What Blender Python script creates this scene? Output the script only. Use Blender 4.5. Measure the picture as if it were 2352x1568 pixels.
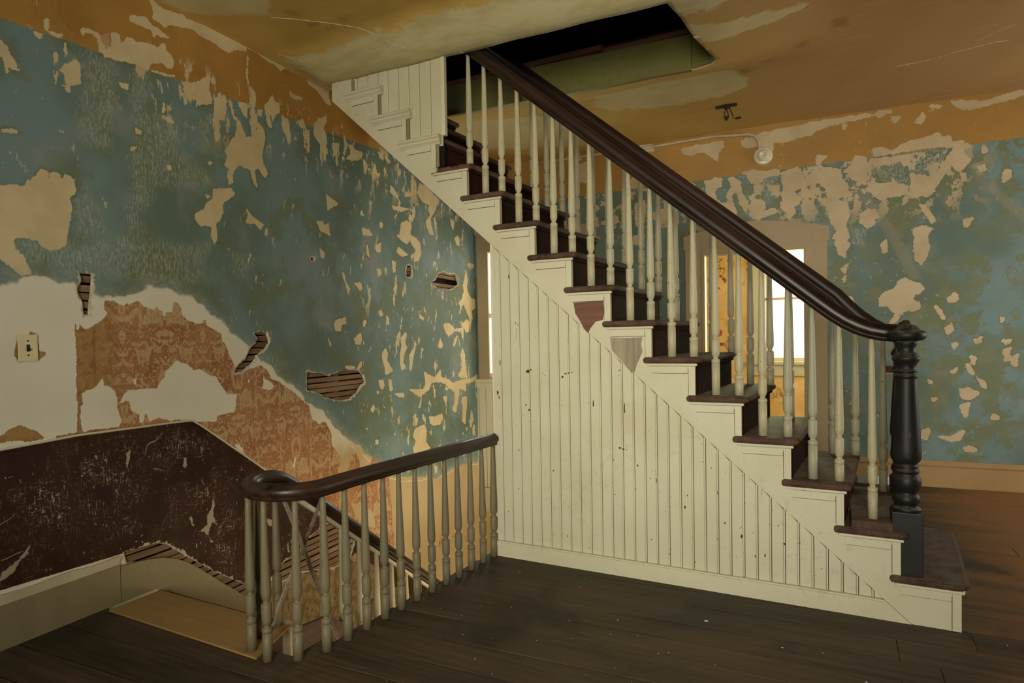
import bpy, bmesh, math, random
import numpy as np
from mathutils import Vector, Matrix

random.seed(7)
SC = bpy.context.scene
COL = SC.collection
for o in list(bpy.data.objects):
    bpy.data.objects.remove(o)

# ------------------------------------------------------------------ camera
cam_d = bpy.data.cameras.new('camera')
cam = bpy.data.objects.new('camera', cam_d)
COL.objects.link(cam)
CR = [[0.880263, 0.474119, -0.018664], [0.004439, 0.031104, 0.999506], [0.474466, -0.879911, 0.025275]]
cam.matrix_world = Matrix(((CR[0][0], CR[1][0], CR[2][0], 0.0),
                           (CR[0][1], CR[1][1], CR[2][1], 0.0),
                           (CR[0][2], CR[1][2], CR[2][2], 1.338), (0, 0, 0, 1)))
cam_d.sensor_width = 36.0
cam_d.lens = 22.257
cam_d.shift_x = 0.01833
cam_d.shift_y = 0.01119
cam_d.clip_start = 0.02
SC.camera = cam

# ------------------------------------------------------------------ colour management, sky, daylight at the windows
SC.view_settings.view_transform = 'Standard'
SC.view_settings.look = 'None'
SC.view_settings.gamma = 1.0
SC.view_settings.use_curve_mapping = False
SC.view_settings.exposure = 0.0
SC.cycles.max_bounces = 7
SC.cycles.diffuse_bounces = 5
SC.cycles.use_adaptive_sampling = True
SC.cycles.adaptive_threshold = 0.035
SC.cycles.sample_clamp_indirect = 6.0

wd = bpy.data.worlds.new('overcast_sky')
SC.world = wd
wd.use_nodes = True
wd.node_tree.nodes['Background'].inputs[0].default_value = (1.0, 0.98, 0.90, 1)
wd.node_tree.nodes['Background'].inputs[1].default_value = 2.2

def daylight(name, loc, aim, sx, sy, power, col, spread):
    d = bpy.data.lights.new(name, 'AREA')
    d.shape = 'RECTANGLE'; d.size = sx; d.size_y = sy
    d.energy = power; d.color = col
    d.spread = math.radians(spread)
    o = bpy.data.objects.new(name, d)
    COL.objects.link(o)
    o.location = loc
    o.rotation_euler = (Vector(aim) - Vector(loc)).to_track_quat('-Z', 'Y').to_euler()
    return o

DAY = (1.0, 0.95, 0.76)
daylight('daylight_near', (0.15, -2.3, 1.80), (-1.35, 3.3, 1.35), 1.4, 1.6, 62, DAY, 82)
daylight('daylight_right', (3.75, 5.3, 1.6), (0, 5.6, 1.2), 1.2, 1.5, 66, (0.98, 0.93, 0.80), 180)
daylight('daylight_far', (-2.75, 6.75, 1.65), (-2.75, 0, 1.2), 1.1, 1.5, 34, (1.0, 0.93, 0.80), 180)
daylight('daylight_next_room', (-0.35, 9.6, 1.75), (-0.5, 6, 1.0), 1.2, 1.6, 130, (0.95, 0.97, 0.52), 180)
daylight('daylight_next_room_side', (1.55, 7.7, 1.6), (-1.5, 7.9, 1.2), 1.2, 1.5, 70, (1.0, 0.84, 0.50), 180)
daylight('daylight_below', (0.9, 4.6, -1.5), (-3, 4.0, -0.9), 1.6, 1.6, 85, (1.0, 0.80, 0.42), 180)
# ------------------------------------------------------------------ dimensions (metres)
H = 3.233                       # ceiling
YS = 3.399                      # outer face of the upper flight
def tn(d): return math.tan(math.radians(d))
def wall_x(y): return -3.358 + tn(-3.1606) * (y - YS)       # left wall surface
def far_y(x): return 6.399 + 0.07757 * x                   # far wall surface
SKEW = tn(3.9457)
RISE, RUN = 0.1995, 0.225
def tread_l(k): return 0.441 - RUN * k
def tread_z(k): return 0.017 + RISE * k
def riser_x(k): return tread_l(k) + 0.271
def string_z(x): return 0.001 + 0.889 * (0.304 - x)
Y_IN = 4.262                    # inner face of the upper flight

# traced outlines of paint layers, in millimetres on each surface
PAINT = {
    'cream': '1477,2693 1494,2680 1517,2643 1534,2616 1544,2586 1521,2584 1509,2590 1496,2558 1492,2587 1497,2602 1480,2622 1451,2617 1453,2690|1420,2043 1455,2050 1515,2060 1552,2067 1579,2100 1605,2130 1632,2161 1652,2155 1664,2119 1675,2156 1696,2161 1712,2136 1725,2125 1730,2154 1754,2156 1775,2135 1787,2101 1773,2077 1747,2050 1760,2009 1752,1978 1758,1950 1746,1919 1730,1852 1722,1815 1700,1798 1659,1790 1626,1796 1601,1828 1557,1829 1513,1830 1500,1808 1505,1775 1523,1764 1541,1738 1553,1712 1568,1686 1567,1665 1532,1663 1502,1677 1473,1705 1444,1728 1409,1738|1618,2789 1651,2796 1655,2783 1641,2764 1627,2765|1663,2867 1682,2876 1686,2849 1681,2819 1708,2823 1743,2831 1739,2815 1708,2805 1668,2813 1658,2830|1834,2898 1867,2909 1905,2910 1927,2901 1934,2873 1949,2864 1948,2822 1917,2814 1926,2855 1912,2887 1882,2896 1852,2887 1840,2864|1987,2937 2016,2953 2032,2944 2038,2908 2068,2924 2077,2951 2111,2962 2128,2949 2176,2964 2212,2971 2257,2968 2277,3001 2295,3005 2304,2975 2332,2969 2354,2927 2339,2892 2305,2884 2283,2908 2254,2889 2208,2872 2198,2836 2243,2836 2318,2847 2356,2852 2299,2836 2207,2831 2171,2826 2145,2832 2094,2828 2019,2815 1947,2803 1956,2837 1993,2867 1990,2904|2094,3068 2120,3092 2146,3091 2190,3107 2207,3090 2234,3077 2270,3077 2316,3063 2335,3058 2306,3046 2250,3044 2223,3024 2241,3027 2215,3053 2179,3050 2153,3055 2118,3048 2093,3044|2212,3230 2256,3210 2312,3202 2389,3220 2434,3232 2438,3213 2510,3222 2617,3242 2729,3244 2847,3256 2972,3269 3051,3271 3245,3286 3393,3301 3551,3316 3703,3350 3736,3293 3697,3190 3730,3132 3678,3127 3579,3194 3483,3205 3469,3243 3376,3241 3316,3235 3243,3234 3198,3197 3157,3222 3102,3216 3036,3221 2971,3239 2908,3233 2895,3209 2796,3179 2760,3146 2702,3142 2669,3156 2614,3160 2549,3160 2498,3174 2457,3169 2386,3147 2338,3135 2299,3105 2271,3118 2235,3119 2237,3168|2420,2850 2465,2848 2507,2867 2551,2905 2584,2925 2599,2895 2592,2857 2613,2828 2617,2784 2578,2767 2535,2758 2497,2728 2503,2756 2520,2788 2505,2805 2474,2790 2444,2802 2422,2807|1723,2652 1759,2694 1803,2732 1823,2704 1821,2622 1784,2599 1749,2601 1750,2641|1734,2589 1755,2589 1772,2577 1761,2562|1701,2725 1715,2731 1712,2683 1702,2672|1754,2792 1760,2795 1757,2733 1752,2729|2015,2698 2056,2701 2081,2714 2072,2683 2039,2675|2107,2485 2146,2480 2132,2464 2111,2466|2082,2379 2108,2390 2099,2367 2080,2366|2276,2604 2319,2608 2342,2586 2318,2579 2281,2589|2274,2674 2288,2678 2289,2637 2272,2623|2290,2337 2319,2340 2318,2310 2294,2313|2634,2817 2715,2862 2725,2829 2700,2765 2687,2715 2652,2696 2662,2653 2671,2592 2636,2564 2626,2598 2639,2637 2619,2686 2632,2744|2749,2855 2772,2825 2781,2763 2805,2751 2786,2736 2764,2785 2748,2817|2821,2860 2895,2874 2891,2777 2855,2804 2832,2835|2906,3185 2918,3180 2901,3059 2912,2995 2962,2973 2965,2897 2944,2832 2955,2786 3006,2772 3038,2742 3043,2694 3027,2630 3011,2567 3023,2520 3061,2459 3033,2428 2969,2478 2942,2442 2964,2340 2927,2381 2904,2453 2818,2462 2769,2422 2755,2372 2766,2337 2730,2320 2714,2363 2733,2414 2699,2434 2725,2495 2703,2527 2739,2573 2789,2643 2810,2743 2828,2739 2851,2698 2874,2652 2938,2670 2939,2714 2978,2715 2979,2745 2929,2779 2918,2814 2945,2881 2948,2940 2911,2985 2894,3037|3051,2915 3079,2943 3122,3008 3141,2974 3183,2967 3188,2907 3145,2884 3089,2857 3107,2782 3073,2782 3055,2836|3208,2893 3273,2882 3278,2821 3290,2741 3267,2714 3240,2769 3212,2802|3281,3092 3324,3076 3439,3082 3369,3054 3294,3055|3363,2909 3425,2906 3447,2869 3377,2871|2983,2864 3023,2871 3015,2834 2982,2829|3537,2928 3588,2987 3674,3025 3663,2976 3636,2935 3668,2888 3664,2774 3652,2681 3628,2709 3631,2788 3581,2808 3534,2850|3736,2850 3817,2860 3805,2799 3759,2765 3734,2804|2603,2267 2671,2276 2747,2296 2773,2277 2751,2250 2691,2210 2667,2178 2677,2134 2641,2082 2618,2070 2627,1991 2602,1922 2582,1985 2590,2038 2541,2040 2509,2026 2468,2064 2480,2097 2533,2128 2557,2177 2601,2203|2857,2193 2906,2153 3008,2111 2980,2077 2930,2108 2854,2102 2881,2159|2542,2227 2574,2216 2557,2199|3651,2439 3719,2413 3790,2391 3717,2355 3664,2323 3658,2390|3526,2222 3592,2221 3676,2178 3674,2134 3573,2152|2571,2417 2604,2429 2586,2398|1463,2293 1530,2311 1533,2305 1463,2287|3953,2896 4019,2866 4108,2864 4086,2810 3996,2776 3882,2760 3959,2815|4329,2927 4394,2924 4404,2881 4349,2881|4416,2923 4505,2887 4482,2868 4426,2893|4497,2683 4565,2651 4622,2582 4563,2597 4495,2623|4735,2671 4848,2680 4809,2645 4721,2628|4971,2795 5079,2796 5217,2752 5332,2715 5268,2600 5179,2512 5125,2576 5155,2624 5045,2633 4991,2651 4927,2695|4650,2373 4749,2415 4824,2386 4794,2288 4621,2264|4513,2509 4680,2519 4779,2523 4654,2481 4535,2480|4327,2336 4371,2330 4358,2290 4325,2291|4079,2395 4108,2351 4058,2355|4074,2248 4175,2250 4215,2209 4092,2192|5065,2451 5151,2522 5176,2454 5229,2347 5144,2347|5570,2560 5666,2545 5630,2446 5584,2501|3531,2223 3596,2200 3665,2221 3679,2135 3578,2152|4573,2257 4794,2288 4897,2274 4974,2228 4984,2144 4941,2069 4862,2054 4838,2114 4892,2162 4817,2208 4793,2246 4741,2199 4668,2216|4593,2154 4640,2146 4762,2105 4662,2074 4567,2111|5659,2375 5726,2415 5775,2375 5755,2309 5689,2316|5954,2147 6080,2151 6097,2111 6005,2078 5953,2114|5897,2044 5946,1959 5908,1875 5957,1797 6009,1767 6118,1755 6096,1655 6004,1635 6036,1538 5964,1536 5880,1632 5831,1694 5761,1660 5713,1706 5799,1757 5836,1823 5822,1902 5860,1969|5788,1485 5893,1535 5962,1504 5940,1406 5870,1389|5385,1473 5494,1490 5572,1452 5619,1429 5786,1437 5751,1406 5618,1405 5553,1375 5488,1352 5428,1405|5615,1327 5698,1358 5612,1249 5579,1250|5319,1338 5377,1262 5330,1233 5271,1249|4909,1602 4947,1561 5013,1534 5012,1505 4946,1533|4276,1577 4319,1584 4351,1547 4306,1527|4395,1535 4428,1523 4438,1471 4392,1464|3706,1485 3834,1517 3841,1464 3777,1452 3775,1405 3712,1405 3696,1451|3931,1345 4021,1393 4038,1344 4017,1295 3958,1297|3615,1360 3656,1314 3638,1291|4075,1503 4104,1479 4072,1430 4053,1466|3802,1872 3838,1852 3854,1794 3899,1738 3878,1690 3853,1759|3958,1790 4046,1796 4064,1748 4034,1734|4494,2024 4552,2016 4549,1936 4513,1920|4254,2126 4342,2162 4328,2084 4274,2077|4130,2147 4149,2100 4177,2017 4136,2037|4065,2029 4094,2008 4082,1958|4268,1938 4333,1931 4331,1892 4287,1876|3556,2018 3605,2001 3603,1945 3570,1953|4608,1338 4683,1392 4720,1378 4680,1310 4715,1255 4663,1188 4648,1121 4695,1064 4621,1054 4599,1110 4603,1217 4630,1270|4858,1321 4869,1279 4827,1182 4782,1045 4744,1048 4760,1116 4750,1185 4816,1238|4316,1213 4373,1263 4405,1210 4391,1158 4434,1104 4479,1056 4364,1030 4345,1121 4325,1161|4263,985 4318,994 4349,940 4314,904 4272,933|4396,995 4452,972 4472,891 4426,882|4138,757 4181,790 4196,756 4157,729|4190,492 4233,485 4231,453 4199,452|4217,900 4260,896 4248,872|5006,1019 5088,985 5200,948 5306,1016 5333,940 5470,915 5563,862 5596,875 5797,893 5972,889 6158,935 6193,883 5970,848 5829,842 5843,760 5692,805 5689,742 5652,651 5615,560 5535,585 5587,673 5591,766 5498,821 5406,874 5286,898 5141,908 5082,840 4970,807 4915,783 4737,869 4972,849 5029,902|5777,1230 5825,1165 5839,1067 5868,953 5884,903 5730,913 5664,933 5768,1023 5740,1151|5569,1002 5599,953 5550,925|5755,704 5858,702 5853,581 5811,409 5744,449 5767,591 5736,658|5355,749 5431,735 5412,645|5071,580 5184,566 5333,578 5346,531 5284,479 5152,482 5097,518|4825,498 4986,518 5024,456 5006,343 5087,272 4974,247 4790,279 4779,323 4833,384 4783,434|5826,374 5861,361 5842,323|4494,850 4637,850 4660,807 4587,814|4957,808 4925,683 4898,686|6141,2290 6198,2296 6182,1926 6126,1922|6141,1840 6189,1843 6162,1473 6128,1539|3970,1115 4031,1161 4020,1112 3960,1085|3791,1124 3875,1132 3951,1116 3874,1096',
    'scuff': '1826,2793 2020,2839 2001,2770 2002,2686 1986,2573 1970,2338 1832,2332 1806,2420 1815,2562 1829,2655 1809,2706|2092,2789 2188,2816 2203,2724 2165,2646 2198,2592 2367,2610 2371,2441 2584,2344 2604,2285 2373,2237 2221,2197 2181,2108 2116,2016 2175,1929 2045,1911 2031,2002 2079,2168 2059,2322 2132,2460 2077,2602|1826,2146 1854,2085 1889,2032 1926,1962 1939,1897 1787,1876 1779,2034|2511,2671 2596,2679 2612,2503 2536,2484|1495,1822 1723,1845 1808,1834 2087,1917 2412,1909 2569,1929 2486,1680 2257,1664 1811,1701 1629,1693 1553,1720 1505,1776|2727,1911 2896,1872 2840,1732 2745,1772|3003,1265 3166,1187 3094,1139 3001,1195',
    'plaster': '755,1606 1123,1589 1382,1606 1440,1607 1476,1626 1519,1636 1628,1651 1765,1640 1852,1600 1897,1580 2076,1596 2165,1642 2257,1652 2381,1621 2451,1590 2554,1513 2630,1460 2778,1348 2873,1269 2974,1196 3093,1109 3233,1016 3380,895 3538,801 3671,682 3834,553 3979,458 4136,343 4249,282 4382,162 4590,84 4898,26 5018,23 5146,-33 5327,-7 5426,-17 5622,13 6013,-33 6537,-114 6421,-2743 2100,-194 715,394',
    'paper': '1772,1397 1783,1441 1790,1434 1808,1416 1830,1416 1861,1442 1901,1466 1925,1489 1903,1527 1912,1561 1943,1559 1959,1567 1983,1549 2015,1538 2032,1559 2040,1543 2066,1560 2101,1570 2117,1542 2152,1527 2188,1520 2202,1541 2215,1521 2238,1513 2241,1484 2255,1480 2261,1514 2299,1506 2306,1566 2340,1569 2354,1542 2362,1499 2406,1466 2456,1449 2499,1454 2521,1476 2530,1441 2584,1414 2633,1386 2637,1349 2670,1312 2691,1255 2724,1198 2747,1159 2819,1155 2895,1170 2947,1177 2999,1145 3037,1082 3105,1057 3231,984 3304,925 3395,861 3408,805 3422,760 3502,716 3561,731 3585,694 3626,642 3630,539 3681,484 3728,418 3727,377 3699,347 3688,312 3808,297 3838,343 3852,427 3928,424 3971,356 3968,292 4050,244 4116,301 4137,351 4203,323 4221,281 4374,140 4379,101 4406,-80 4411,-248 4426,-384 4422,-489 4359,-627 2401,740 1770,858 1753,909 1758,1030 1758,1177 1765,1287 1758,1390 1757,1448 1767,1441|1490,1323 1504,1364 1548,1391 1558,1408 1583,1397 1585,1363 1591,1335 1593,1314 1623,1306 1615,1285 1592,1272 1577,1293 1506,1262 1486,1290|1394,944 1435,945 1454,969 1484,971 1509,976 1539,950 1565,943 1602,906 1595,896 1525,900 1452,912 1393,908|1635,894 1697,909 1768,906 1739,896 1669,892|5207,-611 5294,-610 5236,-750 5186,-722|5775,-796 5856,-801 5812,-869 5754,-827|5462,-694 5526,-704 5487,-747',
    'notch': '1779,1094 1805,1110 1835,1119 1866,1139 1882,1165 1894,1160 1897,1129 1928,1119 1951,1094 1965,1046 1956,1008 1971,967 1982,934 1968,905 1881,909 1783,908 1773,932 1773,1028 1788,1041|1999,1074 2033,1095 2145,1092 2190,1082 2201,1114 2234,1145 2250,1186 2288,1210 2323,1238 2357,1223 2387,1213 2416,1186 2426,1168 2468,1183 2520,1153 2552,1133 2590,1131 2605,1093 2638,1054 2671,1014 2741,1007 2719,896 2678,896 2587,888 2580,853 2425,873 2385,895 2277,900 2194,928 2139,910 2123,957 2114,958 2108,918 2082,909 2079,954 2037,983 2031,1032 2014,1045 1981,1021 1973,1037|2959,1137 2977,1086 3023,1068 3055,1030 3021,1007 2955,1023 2963,1067|2060,1153 2071,1152 2068,1116 2057,1117|1775,1294 1785,1286 1777,1264|2829,1091 2842,1090 2839,1071|3838,59 3913,19 3970,30 4015,-39 4107,-77 4154,-163 4161,-252 4034,-183 3894,-58|3228,509 3251,516 3234,455 3211,449|2776,650 2753,682 2706,699 2774,583',
    'brown': '734,950 1302,871 1415,874 1602,881 1746,887 2001,884 2229,886 2415,874 2466,850 2582,765 2752,644 2948,483 3605,3 4883,-939 5107,-1117 5087,-1612 3837,-692 3103,-516 2780,-259 2376,77 2220,212 2133,238 1970,242 1282,263 710,240',
    'scratch': '1397,333 1440,353 1495,394 1523,422 1513,393 1467,344 1430,307 1396,300|2498,310 2525,343 2539,405 2551,376 2535,287 2565,226 2527,250 2494,193 2560,94 2514,142 2470,213 2427,220 2490,247|2346,674 2366,675 2358,613 2341,629|1996,765 2028,778 2021,726 2000,684|2368,324 2383,325 2404,258 2390,267|3144,-57 3161,-59 3162,-133 3145,-128|3178,-52 3195,-57 3196,-138 3179,-132|2959,160 3008,132 3018,79 2969,113|1663,698 1671,702 1671,688 1661,690|1645,522 1657,527 1659,514 1647,513',
    'haze': '1778,767 2031,808 2006,566 1773,619|1998,568 2275,556 2286,330 1991,371|1786,571 1878,595 1921,469 1790,465|1422,733 1684,712 1668,462 1424,632|2366,641 2576,583 2534,354 2388,391|2190,824 2476,817 2523,647 2168,712|2484,168 2692,315 2779,51 2610,-37',
    'h1': '1788,1692 1810,1692 1855,1690 1855,1660 1848,1600 1839,1547 1833,1487 1803,1486 1798,1553 1781,1581 1775,1618 1798,1649 1795,1671',
    'h2': '2891,1390 2955,1400 3008,1395 3027,1355 3032,1324 2991,1285 2924,1247 2871,1191 2794,1146 2722,1141 2747,1178 2822,1232 2855,1288 2901,1326 2928,1356',
    'h3': '3375,1070 3385,1112 3456,1097 3554,1091 3621,1065 3745,1092 3874,1096 3950,1092 3998,1077 4047,1050 4075,986 4003,955 3962,909 3865,870 3754,864 3631,893 3564,911 3515,938 3451,965 3372,978',
    'h4': '4733,2000 4822,2015 4832,1947 4804,1903 4729,1897 4718,1951',
    'h5': '5286,1970 5392,2001 5515,1989 5676,2002 5706,1942 5738,1904 5638,1866 5556,1838 5295,1822 5237,1848 5166,1858 5176,1888 5254,1909',
    'h6': '3456,1941 3496,1948 3507,1927 3458,1917',
    'h7': '2998,-246 3110,-183 3190,-167 3292,-130 3357,-96 3446,-68 3583,-45 3699,-67 3773,-77 3862,-171 3897,-258 3837,-376 3655,-405 3285,-313 3052,-313 3001,-283',
    'h8': '1968,248 2079,243 2161,237 2222,211 2374,80 2555,-65 2788,-231 2902,-328 2922,-417 2767,-299 2552,-131 2401,1 2260,115 2127,156 1983,183',
    'rough': '2753,-210 2933,-334 2997,-273 3051,-328 3307,-330 3665,-418 3882,-369 4385,-761 4792,-1276 3568,-967 2747,-370',
    'fcream': '-1324,2773 -1220,2791 -1177,2756 -1207,2699 -1266,2675 -1309,2710|-1076,2775 -1019,2783 -976,2800 -934,2788 -935,2714 -970,2718 -999,2661 -978,2599 -922,2549 -839,2526 -805,2463 -798,2389 -840,2371 -923,2415 -951,2492 -1007,2543 -1056,2593 -1063,2698|-864,2780 -823,2789 -775,2740 -755,2620 -715,2557 -729,2500 -763,2533 -783,2608 -837,2703|-733,2823 -645,2834 -578,2804 -498,2808 -445,2809 -432,2772 -565,2759 -578,2717 -646,2717 -686,2744 -699,2789|-406,2783 -341,2796 -289,2811 -251,2764 -239,2706 -188,2714 -162,2767 -137,2757 -125,2707 -75,2784 -25,2778 49,2741 60,2657 109,2624 97,2570 133,2524 48,2520 23,2481 108,2458 114,2333 83,2253 119,2167 83,2114 46,2117 -3,2163 28,2216 -15,2303 -27,2402 -64,2462 -39,2515 -38,2585 -100,2662 -176,2649 -278,2625 -329,2603 -265,2539 -279,2483 -330,2474 -305,2415 -357,2363 -369,2421 -421,2469 -395,2524 -414,2598 -394,2653 -420,2727|-621,2460 -567,2440 -487,2461 -448,2429 -514,2421 -594,2385 -634,2403 -688,2437|-647,2565 -580,2543 -553,2482 -594,2443 -647,2463 -675,2422|170,2850 242,2834 247,2744 241,2649 205,2626 145,2661 121,2719 85,2737 134,2772|811,2700 844,2774 876,2809 930,2802 962,2746 983,2717 951,2682 919,2634 887,2664 855,2708 844,2657 811,2635 789,2585 756,2549 734,2486 701,2450 656,2468 589,2462 543,2494 498,2485 429,2479 359,2459 312,2505 288,2549 312,2600 371,2587 417,2582 405,2536 475,2514 566,2491 589,2569 578,2650 656,2627 701,2609 756,2628|301,2900 372,2904 429,2856 498,2887 544,2921 612,2924 657,2931 723,2948 745,2964 778,2953 789,2912 844,2930 865,2875 930,2879 989,2819 941,2807 855,2838 767,2863 657,2858 498,2847 406,2846 313,2838|204,2352 264,2380 311,2369 335,2312 288,2303 311,2260 252,2224 204,2283|588,2182 656,2203 723,2183 689,2133 700,2016 678,1935 644,1890 610,1926 599,2023 611,2113|951,2229 999,2237 983,2187 957,2176|1042,2658 1078,2666 1084,2627 1057,2618|1213,2598 1249,2607 1254,2555 1218,2509 1203,2524|925,2608 951,2605 951,2553 930,2555|1078,2845 1094,2767 1078,2769|-124,2896 -56,2880 -99,2857 -112,2803 -131,2833|701,2331 745,2248 723,2236 689,2306 634,2391 689,2359|-751,3117 -589,3152 -430,3172 -300,3181 -123,3196 75,3200 267,3204 314,3190 123,3172 -23,3153 -123,3126 -173,3092 -249,3089 -326,3071 -430,3058 -483,3065 -497,2995 -536,2986 -616,3055 -697,3052 -751,3074|-1290,3118 -917,3134 -917,3082 -960,3043 -975,2971 -1031,3023 -1073,3058 -1145,3068 -1189,3044 -1261,3069|314,3197 384,3212 430,3198 337,3166|442,3149 499,3140 465,3106|612,3083 657,3142 679,3112 646,3071|69,3139 99,3134 87,3109|713,3199 789,3186 768,3170|866,3213 983,3193 1088,3176 1192,3196 1338,3221 1338,3184 1192,3158 1088,3150 983,3129 930,3137 876,3185|9,2120 71,2143 119,2097 82,1989 46,2019|358,2065 393,2103 404,2021 381,1996|58,1879 95,1905 82,1843|64,1789 88,1815 82,1760|94,1621 136,1626 142,1577 93,1558|397,1662 467,1686 490,1752 535,1770 592,1734 648,1717 659,1677 626,1638 581,1627 580,1587 637,1558 625,1505 580,1493 546,1508 501,1469 443,1498 397,1540 350,1555 350,1610|836,1590 890,1627 912,1586 890,1561 847,1563|748,1527 792,1486 808,1426 781,1447|819,1340 858,1379 868,1326 836,1300|868,1221 901,1207 879,1168|1019,1245 1061,1263 1061,1218 1034,1218|1207,1229 1263,1234 1227,1203|1217,1152 1248,1164 1243,1075 1222,1062|1273,1100 1299,1113 1294,1024 1268,1036|965,1036 997,1010 1008,958 976,984|997,1102 1019,1088 1013,1043|857,983 895,1003 879,970|1035,932 1082,894 1093,842 1061,867|922,826 976,840 1040,802 1019,775 976,755 933,761|928,701 981,709 976,657 960,610 939,642|1124,609 1145,629 1176,598 1135,590|658,479 703,488 691,406 658,412|780,431 846,421 890,443 933,491 949,485 912,404 846,401|939,339 987,355 1030,331 1019,315 955,320|703,903 725,889 709,883|725,743 759,750 736,732|1196,1421 1212,1414 1201,1389|420,1390 466,1470 489,1456 431,1362|-1686,3222 -1601,3231 -1560,3141 -1665,3134|-2308,3087 -2239,3100 -2242,2901 -2311,2931|-2446,3216 -2306,3242 -2284,3150 -2424,3146|-1819,2852 -1689,2923 -1670,2792 -1777,2804|-1736,2627 -1650,2661 -1661,2448 -1730,2411|-1377,2759 -1316,2773 -1318,2585 -1400,2614|-1762,2305 -1654,2318 -1677,2234 -1762,2240|-1567,2525 -1442,2555 -1401,2466 -1526,2414',
    'fgreen': '-646,2710 -566,2643 -539,2582 -701,2600 -768,2695|-329,2631 -100,2662 -38,2585 -76,2463 -253,2453 -265,2539|-114,2453 -27,2402 -15,2303 -115,2284|108,2472 193,2422 216,2365 180,2230 95,2252|312,2464 498,2472 656,2455 678,2333 543,2186 497,2031 405,2265|800,2597 876,2666 983,2601 941,2424 833,2318 767,2417|1036,2774 1151,2733 1099,2638 1047,2696|-355,2648 -239,2664 -252,2594 -330,2560|304,1885 351,1869 339,1815 304,1830|100,1759 185,1768 184,1700 112,1703|280,1709 374,1677 350,1555 232,1601|648,1571 759,1566 737,1435 670,1277 489,1280 535,1414|912,1599 1018,1634 1008,1531 933,1494|955,1193 1082,1205 1186,1152 1217,934 1187,676 1269,640 1187,547 1061,698 1019,932 965,1062|714,1063 847,1142 933,984 868,852 780,557 933,510 846,454 736,462 703,796|1206,1753 1332,1733 1288,1659 1226,1701|1071,1825 1102,1816 1092,1759',
    'fsmear': '121,2650 205,2599 312,2423 428,2263 542,2027 655,1763 565,1768 451,2034 335,2272 193,2477 121,2581|973,2796 1047,2645 1193,2436 1356,2280 1356,2154 1172,2361 1036,2530 941,2735',
    'fscuff': '254,2825 498,2833 800,2845 844,2800 800,2636 589,2582 577,2490 405,2536 429,2587 289,2617|-226,2775 -175,2783 -188,2672 -226,2704|-591,2776 -432,2757 -460,2559 -567,2498 -592,2646|-62,2811 0,2817 -13,2735 -62,2741|144,2220 252,2238 227,2051 143,2109',
    'cpale': '-1673,4773 -1168,4728 -832,4753 -715,4674 -606,4888 -610,5044 -565,5174 -588,5266 -704,5378 -1074,5394 -1334,5387 -1647,5244 -1746,5032 -1683,4904|-2895,4783 -2063,5150 -1726,5818 -1858,6041 -2031,6097 -2523,5825 -3354,5530|-3163,3497 -2460,3572 -2028,3643 -1577,3671 -849,3762 -720,3988 -627,4031 -439,4094 -275,4121 -71,4119 -1376,3334 -1436,3508 -1497,3520 -1674,3500 -1859,3454 -1931,3528 -2331,3463 -2368,3492 -2873,3484 -3112,3442|-3277,2212 -2750,2520 -2873,2694 -3103,2564 -3270,2432 -3277,2328',
    'cstain': '-2760,2686 -2696,2740 -2739,2766 -2786,2727|-2763,2859 -2689,2890 -2738,2923 -2787,2894|-2554,2910 -2517,2932 -2549,2961 -2578,2944|-2367,3392 -2314,3424 -2361,3481 -2405,3455|-414,4750 -361,4759 -368,4856 -415,4852|-7,4439 75,4456 77,4569 5,4540|-205,4582 -143,4598 -159,4700 -210,4684|-2057,4677 -1873,4683 -1913,4874 -2125,4918|-613,4876 -527,4885 -526,5014 -601,5014|-2693,2950 -2652,2961 -2670,3001 -2711,2977',
    'ccrack': '-2903,2705 -2748,2826 -2641,2931 -2542,3051 -2402,3210 -2269,3301|405,5458 586,5449 753,5389 939,5365 1056,5376|810,5288 948,5161 1026,5115|-3230,3076 -3058,3216',
}

def polys(key):
    return [np.array([[float(a) / 1000 for a in p.split(',')] for p in pl.split(' ')]) for pl in PAINT[key].split('|')]

def sdf(pts, plist, pad):
    """signed distance (negative inside) to a set of polygons, clamped at +-pad"""
    out = np.full(len(pts), pad)
    for pl in plist:
        lo = pl.min(0) - pad; hi = pl.max(0) + pad
        idx = np.nonzero((pts[:, 0] > lo[0]) & (pts[:, 0] < hi[0]) & (pts[:, 1] > lo[1]) & (pts[:, 1] < hi[1]))[0]
        if len(idx) == 0: continue
        q = pts[idx]
        d2 = np.full(len(idx), 1e9); ins = np.zeros(len(idx), bool)
        n = len(pl)
        for i in range(n):
            a = pl[i]; b = pl[(i + 1) % n]; e = b - a
            L = e @ e
            if L < 1e-12: continue
            w = q - a
            t = np.clip((w @ e) / L, 0, 1)
            dx = w[:, 0] - t * e[0]; dy = w[:, 1] - t * e[1]
            d2 = np.minimum(d2, dx * dx + dy * dy)
            if e[1] != 0:
                c = (a[1] > q[:, 1]) != (b[1] > q[:, 1])
                ins ^= c & (q[:, 0] < e[0] * (q[:, 1] - a[1]) / e[1] + a[0])
        d = np.sqrt(d2); d[ins] *= -1
        out[idx] = np.minimum(out[idx], d)
    return np.clip(out, -pad, pad)

# ------------------------------------------------------------------ object helpers
def link(o, parent=None):
    COL.objects.link(o)
    if parent is not None:
        o.parent = parent
    return o

def mesh_obj(name, me, mat=None, parent=None, smooth=False):
    if mat is not None:
        for m in (mat if isinstance(mat, (list, tuple)) else [mat]):
            me.materials.append(m)
    if smooth:
        me.polygons.foreach_set('use_smooth', [True] * len(me.polygons))
    return link(bpy.data.objects.new(name, me), parent)

def from_bm(name, bm, mat, parent=None, smooth=False):
    me = bpy.data.meshes.new(name)
    bmesh.ops.recalc_face_normals(bm, faces=bm.faces)
    bm.to_mesh(me); bm.free()
    return mesh_obj(name, me, mat, parent, smooth)

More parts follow.
